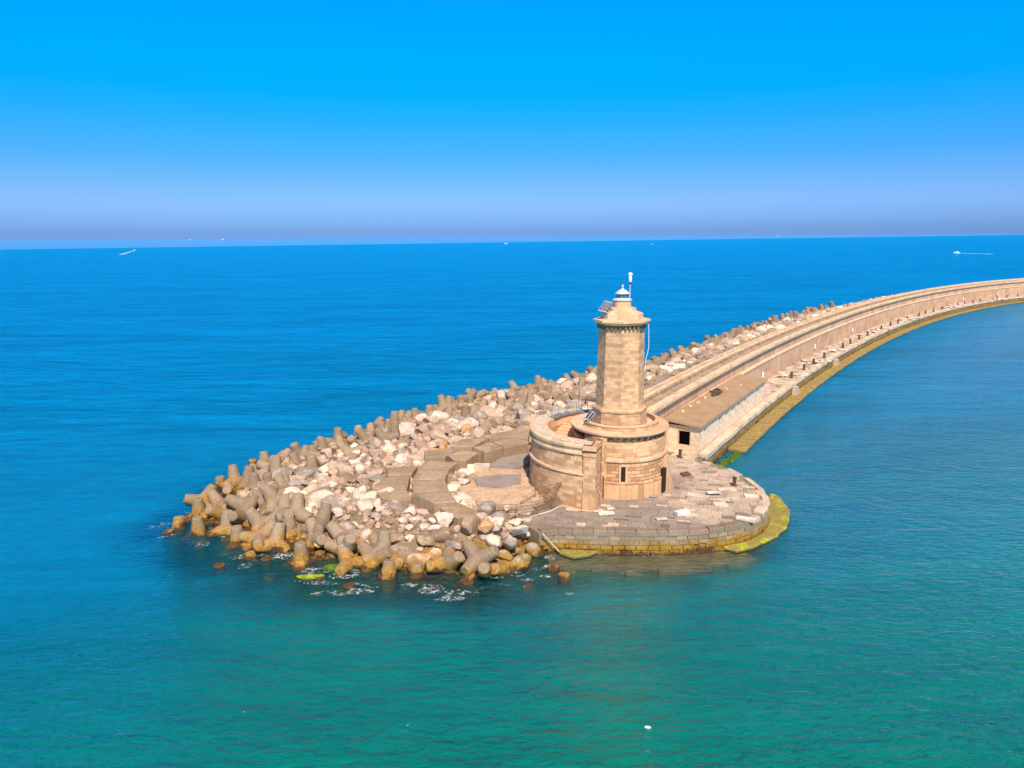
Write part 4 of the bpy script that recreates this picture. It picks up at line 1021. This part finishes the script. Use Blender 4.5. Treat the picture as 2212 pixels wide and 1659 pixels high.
# ------------------------------------------------------------------ tetrapods
def tetra_mesh(seed):
    r = random.Random(seed); bm = bmesh.new()
    dirs = [Vector((0, 0, 1))]+[Vector((math.cos(a)*.943, math.sin(a)*.943, -.333)) for a in (PI/2, PI/2+2*PI/3, PI/2+4*PI/3)]
    for d in dirs:
        q = d.to_track_quat('Z', 'Y').to_matrix().to_4x4(); Lg = 1.86*r.uniform(.97, 1.02)
        rings_ = [(-.35, .66), (.35, .70), (.8, .625), (1.3, .54), (Lg-.09, .475), (Lg-.02, .45), (Lg, .41)]
        prev = None
        for z, rad in rings_:
            ring = [bm.verts.new(q@Vector((rad*math.cos(2*PI*k/20), rad*math.sin(2*PI*k/20), z))) for k in range(20)]
            if prev:
                for k in range(20): bm.faces.new((prev[k], prev[(k+1) % 20], ring[(k+1) % 20], ring[k]))
            else: bm.faces.new(ring[::-1])
            prev = ring
        bm.faces.new(prev)
    me = bpy.data.meshes.new('t'); bm.to_mesh(me); bm.free()
    o = bpy.data.objects.new('t', me); COL.objects.link(o)
    m = o.modifiers.new('r', 'REMESH'); m.mode = 'VOXEL'; m.voxel_size = .07
    m = o.modifiers.new('s', 'SMOOTH'); m.iterations = 3; m.factor = .5
    dg = bpy.context.evaluated_depsgraph_get(); me2 = bpy.data.meshes.new_from_object(o.evaluated_get(dg)); me2.name = 'tetrapod'
    for v in me2.vertices:
        n = noise.noise(v.co*1.3+Vector((seed*7, 0, 0)))*.05+noise.noise(v.co*4+Vector((0, seed, 0)))*.015
        v.co += v.normal*n if False else v.co.normalized()*n
    bpy.data.objects.remove(o); me2.shade_smooth(); me2.materials.clear(); me2.materials.append(M['tetra']); return me2
TM = [tetra_mesh(k) for k in range(4)]
TETS = []
def tetra(pos, az, el, tw=None, k=1.0):
    """az 0=right 90=away 180=left 270=towards the camera; el of the leg that shows"""
    o = bpy.data.objects.new('tetrapod', rnd.choice(TM)); COL.objects.link(o)
    a, e = math.radians(az), math.radians(el); d = Vector((math.cos(a)*math.cos(e), math.sin(a)*math.cos(e), math.sin(e)))
    q = d.to_track_quat('Z', 'Y'); tw = rnd.uniform(0, 6.28) if tw is None else tw
    o.rotation_euler = (q.to_matrix() @ Matrix.Rotation(tw, 3, 'Z')).to_euler(); o.location = pos; o.scale = (k, k, k)
    TETS.append((o, el)); return o
r1 = lambda x, y: (316.8+x*.191, 979.2+y*.191)
r2 = lambda x, y: (604.8+x*.1432, 1094.4+y*.1432)
r3 = lambda x, y: (576+x*.1389, 892.8+y*.1389)
r4 = lambda x, y: (864+x*.1823, 766+y*.1823)
HAND = [(r1, 365, 930, -.75, 80, 80), (r1, 595, 935, -.35, 0, 90), (r1, 600, 710, .1, 0, 90), (r1, 640, 545, .35, 55, 45), (r1, 845, 610, .5, 150, 45), (r1, 840, 440, -.5, 0, 88),
 (r1, 1000, 320, .5, 120, 60), (r1, 1140, 330, .8, 60, 75), (r1, 1225, 420, 1.0, 90, 88), (r1, 950, 480, .3, 280, 40), (r1, 1240, 500, 1.1, 180, 8), (r1, 1380, 420, 1.3, 0, 90),
 (r1, 1080, 715, 1.1, 52, 42), (r1, 1350, 520, 1.6, 255, -5), (r1, 1440, 540, 1.9, 275, -20), (r1, 915, 860, .15, 80, 80), (r1, 1035, 1050, -.25, 0, 90), (r1, 1290, 810, .8, 10, 12),
 (r1, 1290, 980, .5, 48, 40), (r1, 1460, 1030, .3, 75, 58), (r1, 1150, 1230, -1.35, 0, 90), (r1, 1235, 1330, -1.3, 200, 75), (r1, 1430, 1250, -1.3, 30, 75), (r1, 1620, 900, .6, 0, 90),
 (r1, 1560, 690, 1.9, 100, 50), (r1, 1555, 450, 2.1, 130, 50), (r1, 1420, 190, 1.0, 178, 28), (r1, 1340, 160, .4, 110, 75), (r1, 1450, 130, .6, 50, 40), (r1, 1200, 230, -1.3, 0, 85), (r1, 1290, 225, .4, 20, 30),
 (r1, 620, 770, -.6, 200, 10), (r1, 860, 700, .3, 60, 35), (r1, 1010, 1120, -.9, 300, 10),
 (r2, 330, 860, -.1, 0, 90), (r2, 570, 480, 1.0, 135, 52), (r2, 630, 270, 1.7, 70, 60), (r2, 960, 490, 1.2, 150, 35), (r2, 1000, 640, .8, 170, 10), (r2, 1040, 870, .1, 130, 48),
 (r2, 1430, 800, .4, 152, 38), (r2, 1560, 690, .9, 60, 82), (r2, 1630, 1150, -.55, 70, 78), (r2, 2060, 1160, -.7, 0, 88), (r2, 620, 990, -1.35, 0, 88), (r2, 250, 110, 1.9, 90, 55), (r2, 760, 790, -.4, 0, 60),
 (c4, 840, 700, .5, 200, 2), (c4, 1150, 750, .25, 268, 32), (c4, 1715, 880, -1.55, 0, 90), (c4, 1795, 960, -1.45, 30, 88), (c4, 990, 930, -1.2, 0, 80), (c4, 740, 860, -.9, 30, 25), (c4, 870, 940, -1.35, 330, 40), (c4, 1090, 660, 1.1, 130, 30), (c4, 1300, 760, -.2, 10, 20),
 (r3, 200, 760, 1.0, 55, 35), (r3, 560, 750, 1.3, 68, 60), (r3, 460, 850, 1.7, 120, 52), (r3, 720, 740, 1.4, 90, 80), (r3, 880, 640, 1.5, 120, 78), (r3, 1150, 560, 1.9, 262, 22), (r3, 1080, 480, 1.1, 195, 20),
 (r3, 1375, 540, 1.9, 255, 58), (r3, 1460, 400, 1.5, 120, 60), (r3, 1620, 360, 1.4, 100, 50), (r3, 1790, 350, 2.0, 0, 90), (r3, 1980, 390, 2.2, 60, 80), (r3, 1690, 240, 1.0, 60, 40), (r3, 2050, 150, 1.8, 70, 50), (r3, 1290, 640, 2.0, 10, 20),
 (r3, 700, 900, 2.0, 0, 88), (r3, 330, 1230, 2.0, 125, 50), (r3, 560, 1440, 2.0, 60, 20), (r3, 150, 990, 1.8, 100, 60), (r3, 1560, 450, 2.2, 350, 10), (r3, 1850, 420, 2.5, 10, 20),
 (r4, 350, 760, 2.2, 0, 90), (r4, 190, 800, 2.2, 110, 70), (r4, 560, 770, 2.4, 70, 55), (r4, 725, 680, 2.1, 0, 88), (r4, 780, 760, 2.4, 0, 90), (r4, 835, 660, 2.0, 90, 85), (r4, 950, 665, 2.4, 55, 48), (r4, 1060, 580, 2.0, 125, 45),
 (r4, 1200, 660, 2.5, 90, 80), (r4, 1190, 545, 1.8, 60, 60), (r4, 1340, 540, 1.8, 120, 50), (r4, 1470, 520, 2.3, 100, 75), (r4, 1560, 480, 2.2, 120, 60), (r4, 1540, 590, 2.8, 80, 75), (r4, 1430, 610, 2.8, 40, 60), (r4, 1640, 480, 2.2, 30, 50),
 (r4, 1680, 500, 2.4, 100, 60), (r4, 1755, 490, 2.5, 0, 85), (r4, 1840, 410, 2.5, 130, 40), (r4, 2000, 350, 2.3, 115, 50), (r4, 2140, 400, 2.8, 70, 55), (r4, 1960, 400, 2.5, 200, 20), (r4, 2080, 370, 2.4, 60, 70), (r4, 640, 740, 2.2, 200, 40), (r4, 60, 820, 2.2, 60, 50), (r4, 880, 740, 2.4, 100, 40)]
for fn, x, y, z, az, el in HAND:
    tetra(at(*fn(x, y), z), az, el, k=1.0)
# submerged ones
for x, y, z in ((r1(850, 1480)+(-1.9,)), (r1(1360, 1400)+(-1.9,)), (r1(1400, 1610)+(-2.1,)), (r1(270, 1070)+(-1.8,)), (r1(560, 1090)+(-1.9,)), (r2(330, 1200)+(-1.8,)), (r2(640, 1370)+(-1.9,)), (r2(1080, 1510)+(-1.95,)), (c4(50, 1060)+(-2.0,)), (c4(1510, 1050)+(-1.95,)), (r1(640, 1250)+(-2.2,)), (r1(900, 1180)+(-2.,)), (c4(1000, 1010)+(-1.9,)), (c4(1400, 880)+(-1.9,)), (c4(300, 960)+(-1.8,))):
    tetra(at(x, y, z+.15), rnd.uniform(0, 360), 84)
def free(x, y, d): return all((t[0].location.x-x)**2+(t[0].location.y-y)**2 > d*d for t in TETS)
# fillers inside the armour belt of the round head
for _ in range(6000):
    x = rnd.uniform(-33, 20); y = rnd.uniform(52, 140)
    if not inside((x, y), WPOLY): continue
    if inside((x, y), QPOLY) or inside((x, y), SANDP) or any(inside((x, y), b) for b in BPOLY) or math.hypot(x-RC[0], y-RC[1]) < 9.5: continue
    d = min(seglen((x, y), EDGE[i], EDGE[i+1]) for i in range(len(EDGE)-1))
    if d > (5.5 if y < 80 else 7.2) or (y < 64 and x > -15) or (x > -3 and y < 66) or not free(x, y, 2.05): continue
    tetra(Vector((x, y, min(2.2, -.9+.55*d) if y < 80 else min(3.0, -.6+.62*d))), rnd.uniform(0, 360), rnd.choice((90, 70, 50, 20, 35)))
    if len(TETS) > 195: break
# along the seaward side of the wall
s = 58.
while s < 345:
    for c in (-20.6, -18.2, -16.0):
        if s > 250 and c == -20.6: continue
        c0 = c
        x, y = lp(s+rnd.uniform(-.6, .6), c+rnd.uniform(-.5, .5))
        if (x < 17 and y < 124) or not free(x, y, 2.0) or len(TETS) > 299: continue
        up = c > -19
        tetra(Vector((x, y, {-20.6: 1.7, -18.2: 3.4, -16.0: 4.5}[c]+rnd.uniform(-.2, .35))), rnd.uniform(0, 360), rnd.choice((90, 75, 55, 40, 62)) if up else rnd.choice((60, 30)), k=rnd.uniform(.95, 1.1))
    s += 2.7 if s < 160 else 3.7 if s < 240 else 6.0

# ------------------------------------------------------------------ boulders
def boulder_mesh(seed, sub_=3):
    r = random.Random(seed); bm = bmesh.new(); bmesh.ops.create_icosphere(bm, subdivisions=sub_, radius=1)
    pl = []
    for _ in range(r.randint(9, 14)):
        n = Vector((r.gauss(0, 1), r.gauss(0, 1), r.gauss(0, 1))).normalized(); pl.append((n, r.uniform(.58, .88)))
    off = Vector((seed*3.1, seed*1.7, 0)); sc = Vector((r.uniform(.95, 1.25), r.uniform(.75, 1.0), r.uniform(.6, .85)))
    for v in bm.verts:
        d = v.co.normalized(); rad = 1.15
        for n, h in pl:
            c = d.dot(n)
            if c > .05: rad = min(rad, h/c)
        rad *= 1.12*(1+noise.noise(d*1.6+off)*.07+noise.noise(d*5+off)*.035)
        v.co = Vector((d.x*rad*sc.x, d.y*rad*sc.y, d.z*rad*sc.z))
    me = bpy.data.meshes.new('boulder'); bm.to_mesh(me); bm.free(); me.shade_smooth(); me.set_sharp_from_angle(angle=math.radians(24)); me.materials.append(ROCKC['grey']); return me
BM_ = [boulder_mesh(k) for k in range(12)]
LOWB = [boulder_mesh(100+k, 2) for k in range(6)]
cand = []
def ok_rock(x, y, r):
    if inside((x, y), QPOLY) or inside((x, y), SANDP): return False
    if any(inside((x, y), b) for b in BPOLY): return False
    if math.hypot(x-RC[0], y-RC[1]) < (7.9 if y > 72 else 9.6)+r*.3: return False
    if not inside((x, y), WPOLY): return False
    o_, s_ = near_line(x, y)
    if y > 74 and o_ > -3.4-r: return False
    return True
grid = {}
def far_enough(x, y, r):
    for i in (-1, 0, 1):
        for j in (-1, 0, 1):
            for (a, b, c) in grid.get((int(x//2)+i, int(y//2)+j), ()):
                if (a-x)**2+(b-y)**2 < (.72*(r+c))**2: return False
    return True
for t in TETS:
    l = t[0].location; 
    if l.z > .2: grid.setdefault((int(l.x//2), int(l.y//2)), []).append((l.x, l.y, 1.0))
ROCKS = []
def try_rock(x, y, r):
    if ok_rock(x, y, r) and far_enough(x, y, r):
        grid.setdefault((int(x//2), int(y//2)), []).append((x, y, r)); ROCKS.append((x, y, r)); return True
for _ in range(9000):
    x = rnd.uniform(-30, 14); y = rnd.uniform(54, 118)
    d = min(seglen((x, y), EDGE[i], EDGE[i+1]) for i in range(len(EDGE)-1))
    if d < (.9 if y < 62 and x > -14 else 4.4 if y < 80 else 6.8): continue
    try_rock(x, y, rnd.choice((.6, .75, .85, 1.0)) if y < 57.5 and d < 4 else rnd.choice((.42, .5, .6, .7, .85, 1.0) if y < 84 else (.6, .75, .9, 1.1, 1.3)))
NEARN = len(ROCKS)
for _ in range(5000):
    s = rnd.uniform(52, 345); x, y = lp(s, rnd.uniform(-15.5, -9.5))
    if y > 112 or x > 14: try_rock(x, y, rnd.choice((.6, .8, 1.0, 1.2)))
def show(rk): return rk[2]/math.hypot(rk[0], rk[1])
ROCKS.sort(key=show, reverse=True)
BIG = []
COLP = [('whitish', .34), ('pinkish', .30), ('grey', .18), ('brown', .12), ('orange', .06)]
def pick_col(x, y):
    if y < 58.5 or (y > 80 and rnd.random() < .3): w = [.22, .18, .26, .32, .03]
    elif y < 67: w = [.46, .26, .18, .08, .025]
    else: w = [.20, .40, .22, .17, .025]
    return rnd.choices(['whitish', 'pinkish', 'grey', 'brown', 'orange'], w)[0]
special = [((904, 1215), 1.0, 'orange', .4), ((925, 1212), .9, 'orange', .35), ((870, 1213), .8, 'orange', .2), ((958, 957), .75, 'orange', 3.6), ((1049, 1130), .85, 'orange', 2.7), ((1070, 1128), .8, 'whitish', 2.6), ((980, 1050), .7, 'whitish', 2.7), ((1000, 1036), .7, 'whitish', 2.8), ((1100, 1165), .65, 'grey', 1.8), ((700, 1165), .95, 'orange', 1.0), ((1045, 1150), .8, 'brown', 1.6), ((1120, 1140), .65, 'whitish', 2.2), ((745, 1142), .9, 'grey', 1.8)]
for (p, r, c, z) in special:
    q = at(*p, z); BIG.append((q.x, q.y, r, c, z-.2))
for x, y, r in ROCKS[:300-len(special)]:
    BIG.append((x, y, r, pick_col(x, y), None))
BO = []
for x, y, r, c, z in BIG:
    o = bpy.data.objects.new('boulder', rnd.choice(BM_)); COL.objects.link(o)
    zz = z if z is not None else max(.1, ground(x, y) if y < 118 and x < 15 else 6.7-.21*max(0, -near_line(x, y)[0]-3.2))+r*.28
    o.location = (x, y, zz); k = r*.98; o.scale = (k, k, k*rnd.uniform(.85, 1.1))
    o.rotation_euler = (rnd.uniform(-.5, .5), rnd.uniform(-.5, .5), rnd.uniform(0, 6.28))
    o.material_slots[0].link = 'OBJECT'; o.material_slots[0].material = ROCKC[c]; BO.append((o, c, r))
# the smaller and farther rubble, past counting
def rubble(items, name, cols):
    for c in cols:
        vs_, fs_ = [], []
        for (x, y, r, cc, z) in items:
            if cc != c: continue
            src = rnd.choice(LOWB); R = Matrix.Rotation(rnd.uniform(0, 6.28), 3, 'Z') @ Matrix.Rotation(rnd.uniform(-.6, .6), 3, 'X'); b = len(vs_)
            for v in src.vertices:
                w_ = R@v.co*r; vs_.append((w_.x+x, w_.y+y, w_.z+z))
            for p in src.polygons: fs_.append([b+i for i in p.vertices])
        if not vs_: continue
        me = bpy.data.meshes.new(name); me.from_pydata(vs_, [], fs_); me.materials.append(ROCKC[c]); me.shade_smooth(); me.set_sharp_from_angle(angle=math.radians(24))
        o = bpy.data.objects.new(name, me); COL.objects.link(o); tag(o, kind='stuff')
small = []
for x, y, r in ROCKS[300-len(special):]:
    small.append((x, y, r, pick_col(x, y), (ground(x, y) if y < 118 and x < 15 else 6.7-.21*max(0, -near_line(x, y)[0]-3.2))+r*.25))
for _ in range(7000):
    x = rnd.uniform(-31, 14); y = rnd.uniform(53, 112)
    if not ok_rock(x, y, .2): continue
    r = rnd.uniform(.12, .34); small.append((x, y, r, rnd.choice(('brown', 'pinkish', 'pinkish', 'brown', 'grey')), ground(x, y)+r*.1))
for _ in range(2500):
    s = rnd.uniform(60, 345); c = rnd.uniform(-16, -3.6); x, y = lp(s, c)
    if y < 84: continue
    if c > -9 and rnd.random() < .8: continue
    r = rnd.uniform(.15, .4) if c < -8 else rnd.uniform(.1, .2)
    small.append((x, y, r, pick_col(x, y), (ground(x, y) if y < 118 and x < 15 else 6.7-.21*max(0, -c-3.2))+r*.1))
rubble(small, 'rubble', list(ROCKC))
# flat slabs on the upper bank behind the parapet
mb = MB()
for _ in range(900):
    s = rnd.uniform(38, 250); c = rnd.uniform(-10, -3.7); x, y = lp(s, c)
    if y < 84: continue
    g = rnd.uniform(.8, 1.15); mb.col = (.36*g, .265*g, .20*g); f = min(LINE, key=lambda k: abs(k[4]-s))
    mb.box((x, y, 6.7-.21*max(0, -c-3.2)+.12), (rnd.uniform(1.2, 3), rnd.uniform(.6, 1.2), .3), math.atan2(f[2], -f[3])+rnd.uniform(-.3, .3), .1)
tag(mb.build('bank_paving', M['paving']), kind='structure')
# algae-green capped rock and foam
q = at(669, 1247, .05); o = bpy.data.objects.new('algae_covered_rock', BM_[3]); COL.objects.link(o); o.location = q; o.scale = (.8, .42, .36); o.rotation_euler = (0, 0, .15)
o.material_slots[0].link = 'OBJECT'; o.material_slots[0].material = M['lime']; tag(o, 'bright lime green algae covered rock in the water at the front', 'rock')
q = at(716, 1226, .1); o = bpy.data.objects.new('algae_covered_rock', BM_[5]); COL.objects.link(o); o.location = q; o.scale = (.6, .45, .5)
o.material_slots[0].link = 'OBJECT'; o.material_slots[0].material = M['weed']; tag(o, 'small dark green topped rock behind the lime green one', 'rock')

def foam_mat():
    m, nt, out = mat_new('sea_foam'); geo = N(nt, 'ShaderNodeNewGeometry')
    n = nz(nt, geo.outputs['Position'], 2.6, 6, .75); n.inputs['Distortion'].default_value = 1.2
    vc = N(nt, 'ShaderNodeVertexColor', layer_name='tint'); sp = N(nt, 'ShaderNodeSeparateColor'); nt.links.new(vc.outputs[0], sp.inputs[0])
    f = math_(nt, 'MULTIPLY', mr(nt, math_(nt, 'ADD', n.outputs[0], math_(nt, 'MULTIPLY', sp.outputs[0], .07)), .56, .68, 0, 1), .55)
    tr = N(nt, 'ShaderNodeBsdfTransparent'); df = N(nt, 'ShaderNodeBsdfDiffuse'); df.inputs[0].default_value = (.85, .88, .9, 1)
    mx = N(nt, 'ShaderNodeMixShader'); nt.links.new(f, mx.inputs[0]); nt.links.new(tr.outputs[0], mx.inputs[1]); nt.links.new(df.outputs[0], mx.inputs[2]); nt.links.new(mx.outputs[0], out.inputs[0])
    return m
FM = foam_mat(); mb = MB(); mb.closed = False
for x, y, w_, h_, d_ in [(*r1(590, 1010), 1.6, .9, 0), (*r1(130, 830), 1.4, .6, .2), (*r1(230, 790), 1., .5, .3), (*r1(760, 860), 1.3, .8, .2), (*r1(1020, 1180), 1.3, .5, .6), (*r1(1120, 1270), .8, .9, .4), (*r1(1560, 1160), 1.2, .8, .8), (*r1(720, 770), 1, .7, .2),
                         (*r2(80, 740), 1.6, .9, .8), (*r2(540, 980), 1.8, .6, .6), (*r2(980, 1020), 1.8, 1.2, .9), (*r2(640, 1150), 2, .5, .5), (*r2(1180, 1270), 1.5, .7, .9), (*r2(820, 1300), 2.2, .6, .6), (*r2(380, 1050), .7, .7, .9), (*r2(1930, 1200), 1., .8, .5), (*r2(2190, 1220), 1., .5, .7),
                         (*c4(700, 900), 1.3, 1., .8), (*c4(870, 980), 1.8, .6, .9), (*c4(980, 935), 1.5, .4, .8), (*c4(1580, 740), .9, .4, .9), (*c4(1395, 715), .7, .5, .9), (*c4(1690, 640), .7, .7, .8), (*c4(1650, 800), .6, .4, 1), (*c4(1845, 940), .5, .3, 1), (*c4(1950, 610), .9, .4, .9),
                         (*crop7(640, 1195), 1.4, .4, .4), (*crop7(1020, 1155), 1.2, .3, .3)]:
    q = at(x, y, .02+rnd.uniform(0, .012)); mb.col = (d_, d_, d_)
    n_ = 14; pts = []
    for k in range(n_):
        a = 2*PI*k/n_; rr = rnd.uniform(.6, 1.1); pts.append((q.x+math.cos(a)*w_*.8*rr, q.y+math.sin(a)*h_*.9*rr, q.z))
    mb.face(pts)
for _ in range(900):
    x = rnd.uniform(-35, 3); y = rnd.uniform(49.5, 76)
    if inside((x, y), WPOLY): continue
    d = min(seglen((x, y), EDGE[i], EDGE[i+1]) for i in range(18))
    if d > 2.6 or rnd.random() > .16: continue
    mb.col = (rnd.uniform(.1, .9),)*3; z_ = .012+rnd.uniform(0, .02); w_ = rnd.uniform(.4, 1.1); h_ = rnd.uniform(.15, .45); r_ = rnd.uniform(-.5, .8)
    mb.face([(x+math.cos(a)*w_*math.cos(r_)-math.sin(a)*h_*math.sin(r_), y+math.cos(a)*w_*math.sin(r_)+math.sin(a)*h_*math.cos(r_), z_) for a in [2*PI*k/10+rnd.uniform(-.2, .2) for k in range(10)]])
tag(mb.build('foam', FM, weld=False), kind='stuff')

# ------------------------------------------------------------------ boats
def boat(label, p, heading, k=1.0, cab=True):
    r = empty('motorboat', p, heading); tag(r, label, 'boat', None)
    mb = MB(); secs = [(-3.2, 1.05, .0), (-1, 1.2, .0), (1.2, 1.1, .05), (2.6, .6, .2), (3.4, .06, .4)]
    prev = None
    for x, w_, z in secs:
        ring = [(x, -w_, .95+z), (x, -w_*.8, .1), (x, 0, -.25), (x, w_*.8, .1), (x, w_, .95+z)]
        if prev:
            for i in range(4): mb.face([prev[i], ring[i], ring[i+1], prev[i+1]])
            mb.face([prev[4], ring[4], ring[0], prev[0]])
        else: mb.face(ring)
        prev = ring
    o = mb.build('hull', M['white'], None); o.parent = r; o.scale = (k, k, k)
    if cab:
        mb = MB(); mb.prism([(-1.4, -.8), (1.2, -.65), (1.2, .65), (-1.4, .8)], .9, 2.0, [(-1.2, -.65), (.5, -.5), (.5, .5), (-1.2, .65)])
        o = mb.build('cabin', M['white'], None); o.parent = r; o.scale = (k, k, k)
        mb = MB(); mb.prism([(-1.0, -.79), (1.0, -.67), (1.0, .67), (-1.0, .79)], 1.2, 1.6, [(-1.0, -.75), (.78, -.62), (.78, .62), (-1.0, .75)])
        o = mb.build('windows', M['glass'], None); o.parent = r; o.scale = (k, k, k)
    return r
def wake(p, heading, ln, w0, w1, d_=.9):
    mb = MB(); mb.closed = False; mb.col = (d_, d_, d_); dx, dy = math.cos(heading), math.sin(heading)
    n_ = 12
    for k in range(n_):
        a, b = k/n_, (k+1)/n_; wa, wb = w0+(w1-w0)*a, w0+(w1-w0)*b
        mb.face([(p[0]-dx*ln*a+dy*wa, p[1]-dy*ln*a-dx*wa, .06), (p[0]-dx*ln*b+dy*wb, p[1]-dy*ln*b-dx*wb, .06), (p[0]-dx*ln*b-dy*wb, p[1]-dy*ln*b+dx*wb, .06), (p[0]-dx*ln*a-dy*wa, p[1]-dy*ln*a+dx*wa, .06)])
    return mb
def wake_mat():
    m, nt, out = mat_new('wake_foam'); geo = N(nt, 'ShaderNodeNewGeometry'); n = nz(nt, geo.outputs['Position'], .12, 4, .6)
    tr = N(nt, 'ShaderNodeBsdfTransparent'); df = N(nt, 'ShaderNodeBsdfDiffuse'); df.inputs[0].default_value = (.55, .85, .95, 1)
    mx = N(nt, 'ShaderNodeMixShader'); nt.links.new(mr(nt, n.outputs[0], .4, .6, .1, .9), mx.inputs[0]); nt.links.new(tr.outputs[0], mx.inputs[1]); nt.links.new(df.outputs[0], mx.inputs[2]); nt.links.new(mx.outputs[0], out.inputs[0]); return m
WK = wake_mat()
p = at(2066, 547, 0); boat('white motorboat speeding left near the right edge, trailing a long wake', p, PI+.1, 1.35)
q = at(2140, 549, 0); h = math.atan2(p.y-q.y, p.x-q.x); tag(wake((p.x+3, p.y), h, (q-p).length, 3.5, 5).build('wake', WK, weld=False), kind='stuff')
p = at(291, 541, 0); boat('small motorboat with a short slanting wake on the far left', p, .9, 1.0)
q = at(262, 550, 0); h = math.atan2(p.y-q.y, p.x-q.x); tag(wake(p, h, (q-p).length, 1.2, 4, .6).build('wake', WK, weld=False), kind='stuff')
p = at(1093, 527, 0); boat('lone white motorboat near the horizon left of the lighthouse', p, PI-.2, 2.2)
p = at(1409, 527.5, 0); boat('tiny white motorboat near the horizon right of the lighthouse mast', p, 0, .9)
def sailboat(label, x, ybase, hpx, two_=False):
    p = at(x, ybase, 0); D = p.y; H_ = hpx/FPX*D*.75; r = empty('sailboat', p); tag(r, label, 'sailboat', 'sailboats on the horizon')
    part(MB().prism([(p.x-H_*.35, p.y-1.5), (p.x+H_*.28, p.y-1.5), (p.x+H_*.42, p.y), (p.x+H_*.28, p.y+1.5), (p.x-H_*.35, p.y+1.5)], -.5, H_*.1), 'hull', M['white'], r)
    part(MB().tube((p.x, p.y, 0), (p.x, p.y, H_*1.05), H_*.012, n=5), 'mast', M['steel'], r)
    mb = MB(); a, b, c = (p.x-H_*.32, p.y+.3, H_*.14), (p.x-.1, p.y+.3, H_*.14), (p.x-.1, p.y+.3, H_); f_ = [(q_[0], q_[1]+.6, q_[2]) for q_ in (a, b, c)]
    mb.face([a, b, c]); mb.face(f_[::-1]); mb.face([a, f_[0], f_[1], b]); mb.face([b, f_[1], f_[2], c]); mb.face([c, f_[2], f_[0], a]); part(mb, 'mainsail', M['white'], r)
    mb = MB(); a, b, c = (p.x+.2, p.y, H_*.14), (p.x+H_*.34, p.y, H_*.14), (p.x+.2, p.y, H_*.85); f_ = [(q_[0], q_[1]+.6, q_[2]) for q_ in (a, b, c)]
    mb.face([a, b, c]); mb.face(f_[::-1]); mb.face([a, f_[0], f_[1], b]); mb.face([b, f_[1], f_[2], c]); mb.face([c, f_[2], f_[0], a]); part(mb, 'jib', M['white'], r)
sailboat('white sailboat on the horizon, leftmost of the three sails', 410, 518.6, 4)
sailboat('white sailboat on the horizon, middle of the three sails', 482, 518.4, 5)
sailboat('white sailboat on the horizon right of the lighthouse, the rightmost sail', 1680, 510.2, 4)
o = bpy.data.objects.new('floating_debris', BM_[2]); COL.objects.link(o); o.location = at(1400, 1571, .02); o.scale = (.17, .10, .08); o.material_slots[0].link = 'OBJECT'; o.material_slots[0].material = M['white']
tag(o, 'small white piece of debris floating on the green water in front', 'debris')

# ------------------------------------------------------------------ labels for repeats
def label_groups(items, keyf, textf, cat, group):
    g = {}
    for o, *rest in items: g.setdefault(keyf(o, *rest), []).append((px(o.location)[0], o))
    for k, lst in g.items():
        lst.sort(key=lambda t: t[0])
        for i, (_, o) in enumerate(lst):
            od = 'only' if len(lst) == 1 else 'leftmost' if i == 0 else 'rightmost' if i == len(lst)-1 else ordinal(i+1)+' from left'
            tag(o, textf(k, od), cat, group)
def tz(o):
    x, y, z = o.location
    if z < -1.6: return 'water off the rocks'
    if y > 230: return 'far end of the seaward row'
    if y > 170: return 'seaward row beyond the storehouse'
    if y > 128: return 'seaward row behind the tower'
    if y > 104: return 'sea edge behind the curved wall'
    if y > 88: return 'sea edge left of the back blocks'
    if x < -24: return 'left tip of the mole'
    if y > 76: return 'upper left sea edge'
    if y < 60: return 'front waterline'
    return 'slope behind the front row'
def tcl(o, el):
    z = o.location.z; return ('upright' if el >= 74 else 'leaning' if el > 35 else 'lying', 'yellow-footed' if -1.6 < z < .6 else 'brown sunken' if z <= -1.6 else 'grey', tz(o))
label_groups(TETS, tcl, lambda k, od: '%s %s tetrapod, %s such in the %s' % (k[0], k[1], od, k[2]), 'tetrapod', 'concrete tetrapods armouring the mole')
def bz(o):
    x, y, z = o.location
    if y > 140: return 'far bank'
    if y > 104: return 'bank behind the tower'
    if y > 90: return 'sea side of the back blocks'
    if y > 80: return 'pile above the flat blocks'
    if y < 56.5: return 'front foot near water'
    if y < 59.5: return 'front pile below the blocks'
    if x > -5: return 'pile at the paving corner'
    if x < -15: return 'left pile next to tetrapods'
    if y > 70: return 'upper pile left of the blocks'
    return 'pile left of the curved blocks'
def bcl(o, c, r): return ('big' if r > .85 else 'small' if r < .52 else 'medium', c, bz(o))
label_groups(BO, bcl, lambda k, od: '%s %s boulder, %s such in the %s' % (k[0], k[1], od, k[2]), 'boulder', 'loose boulders on the mole')
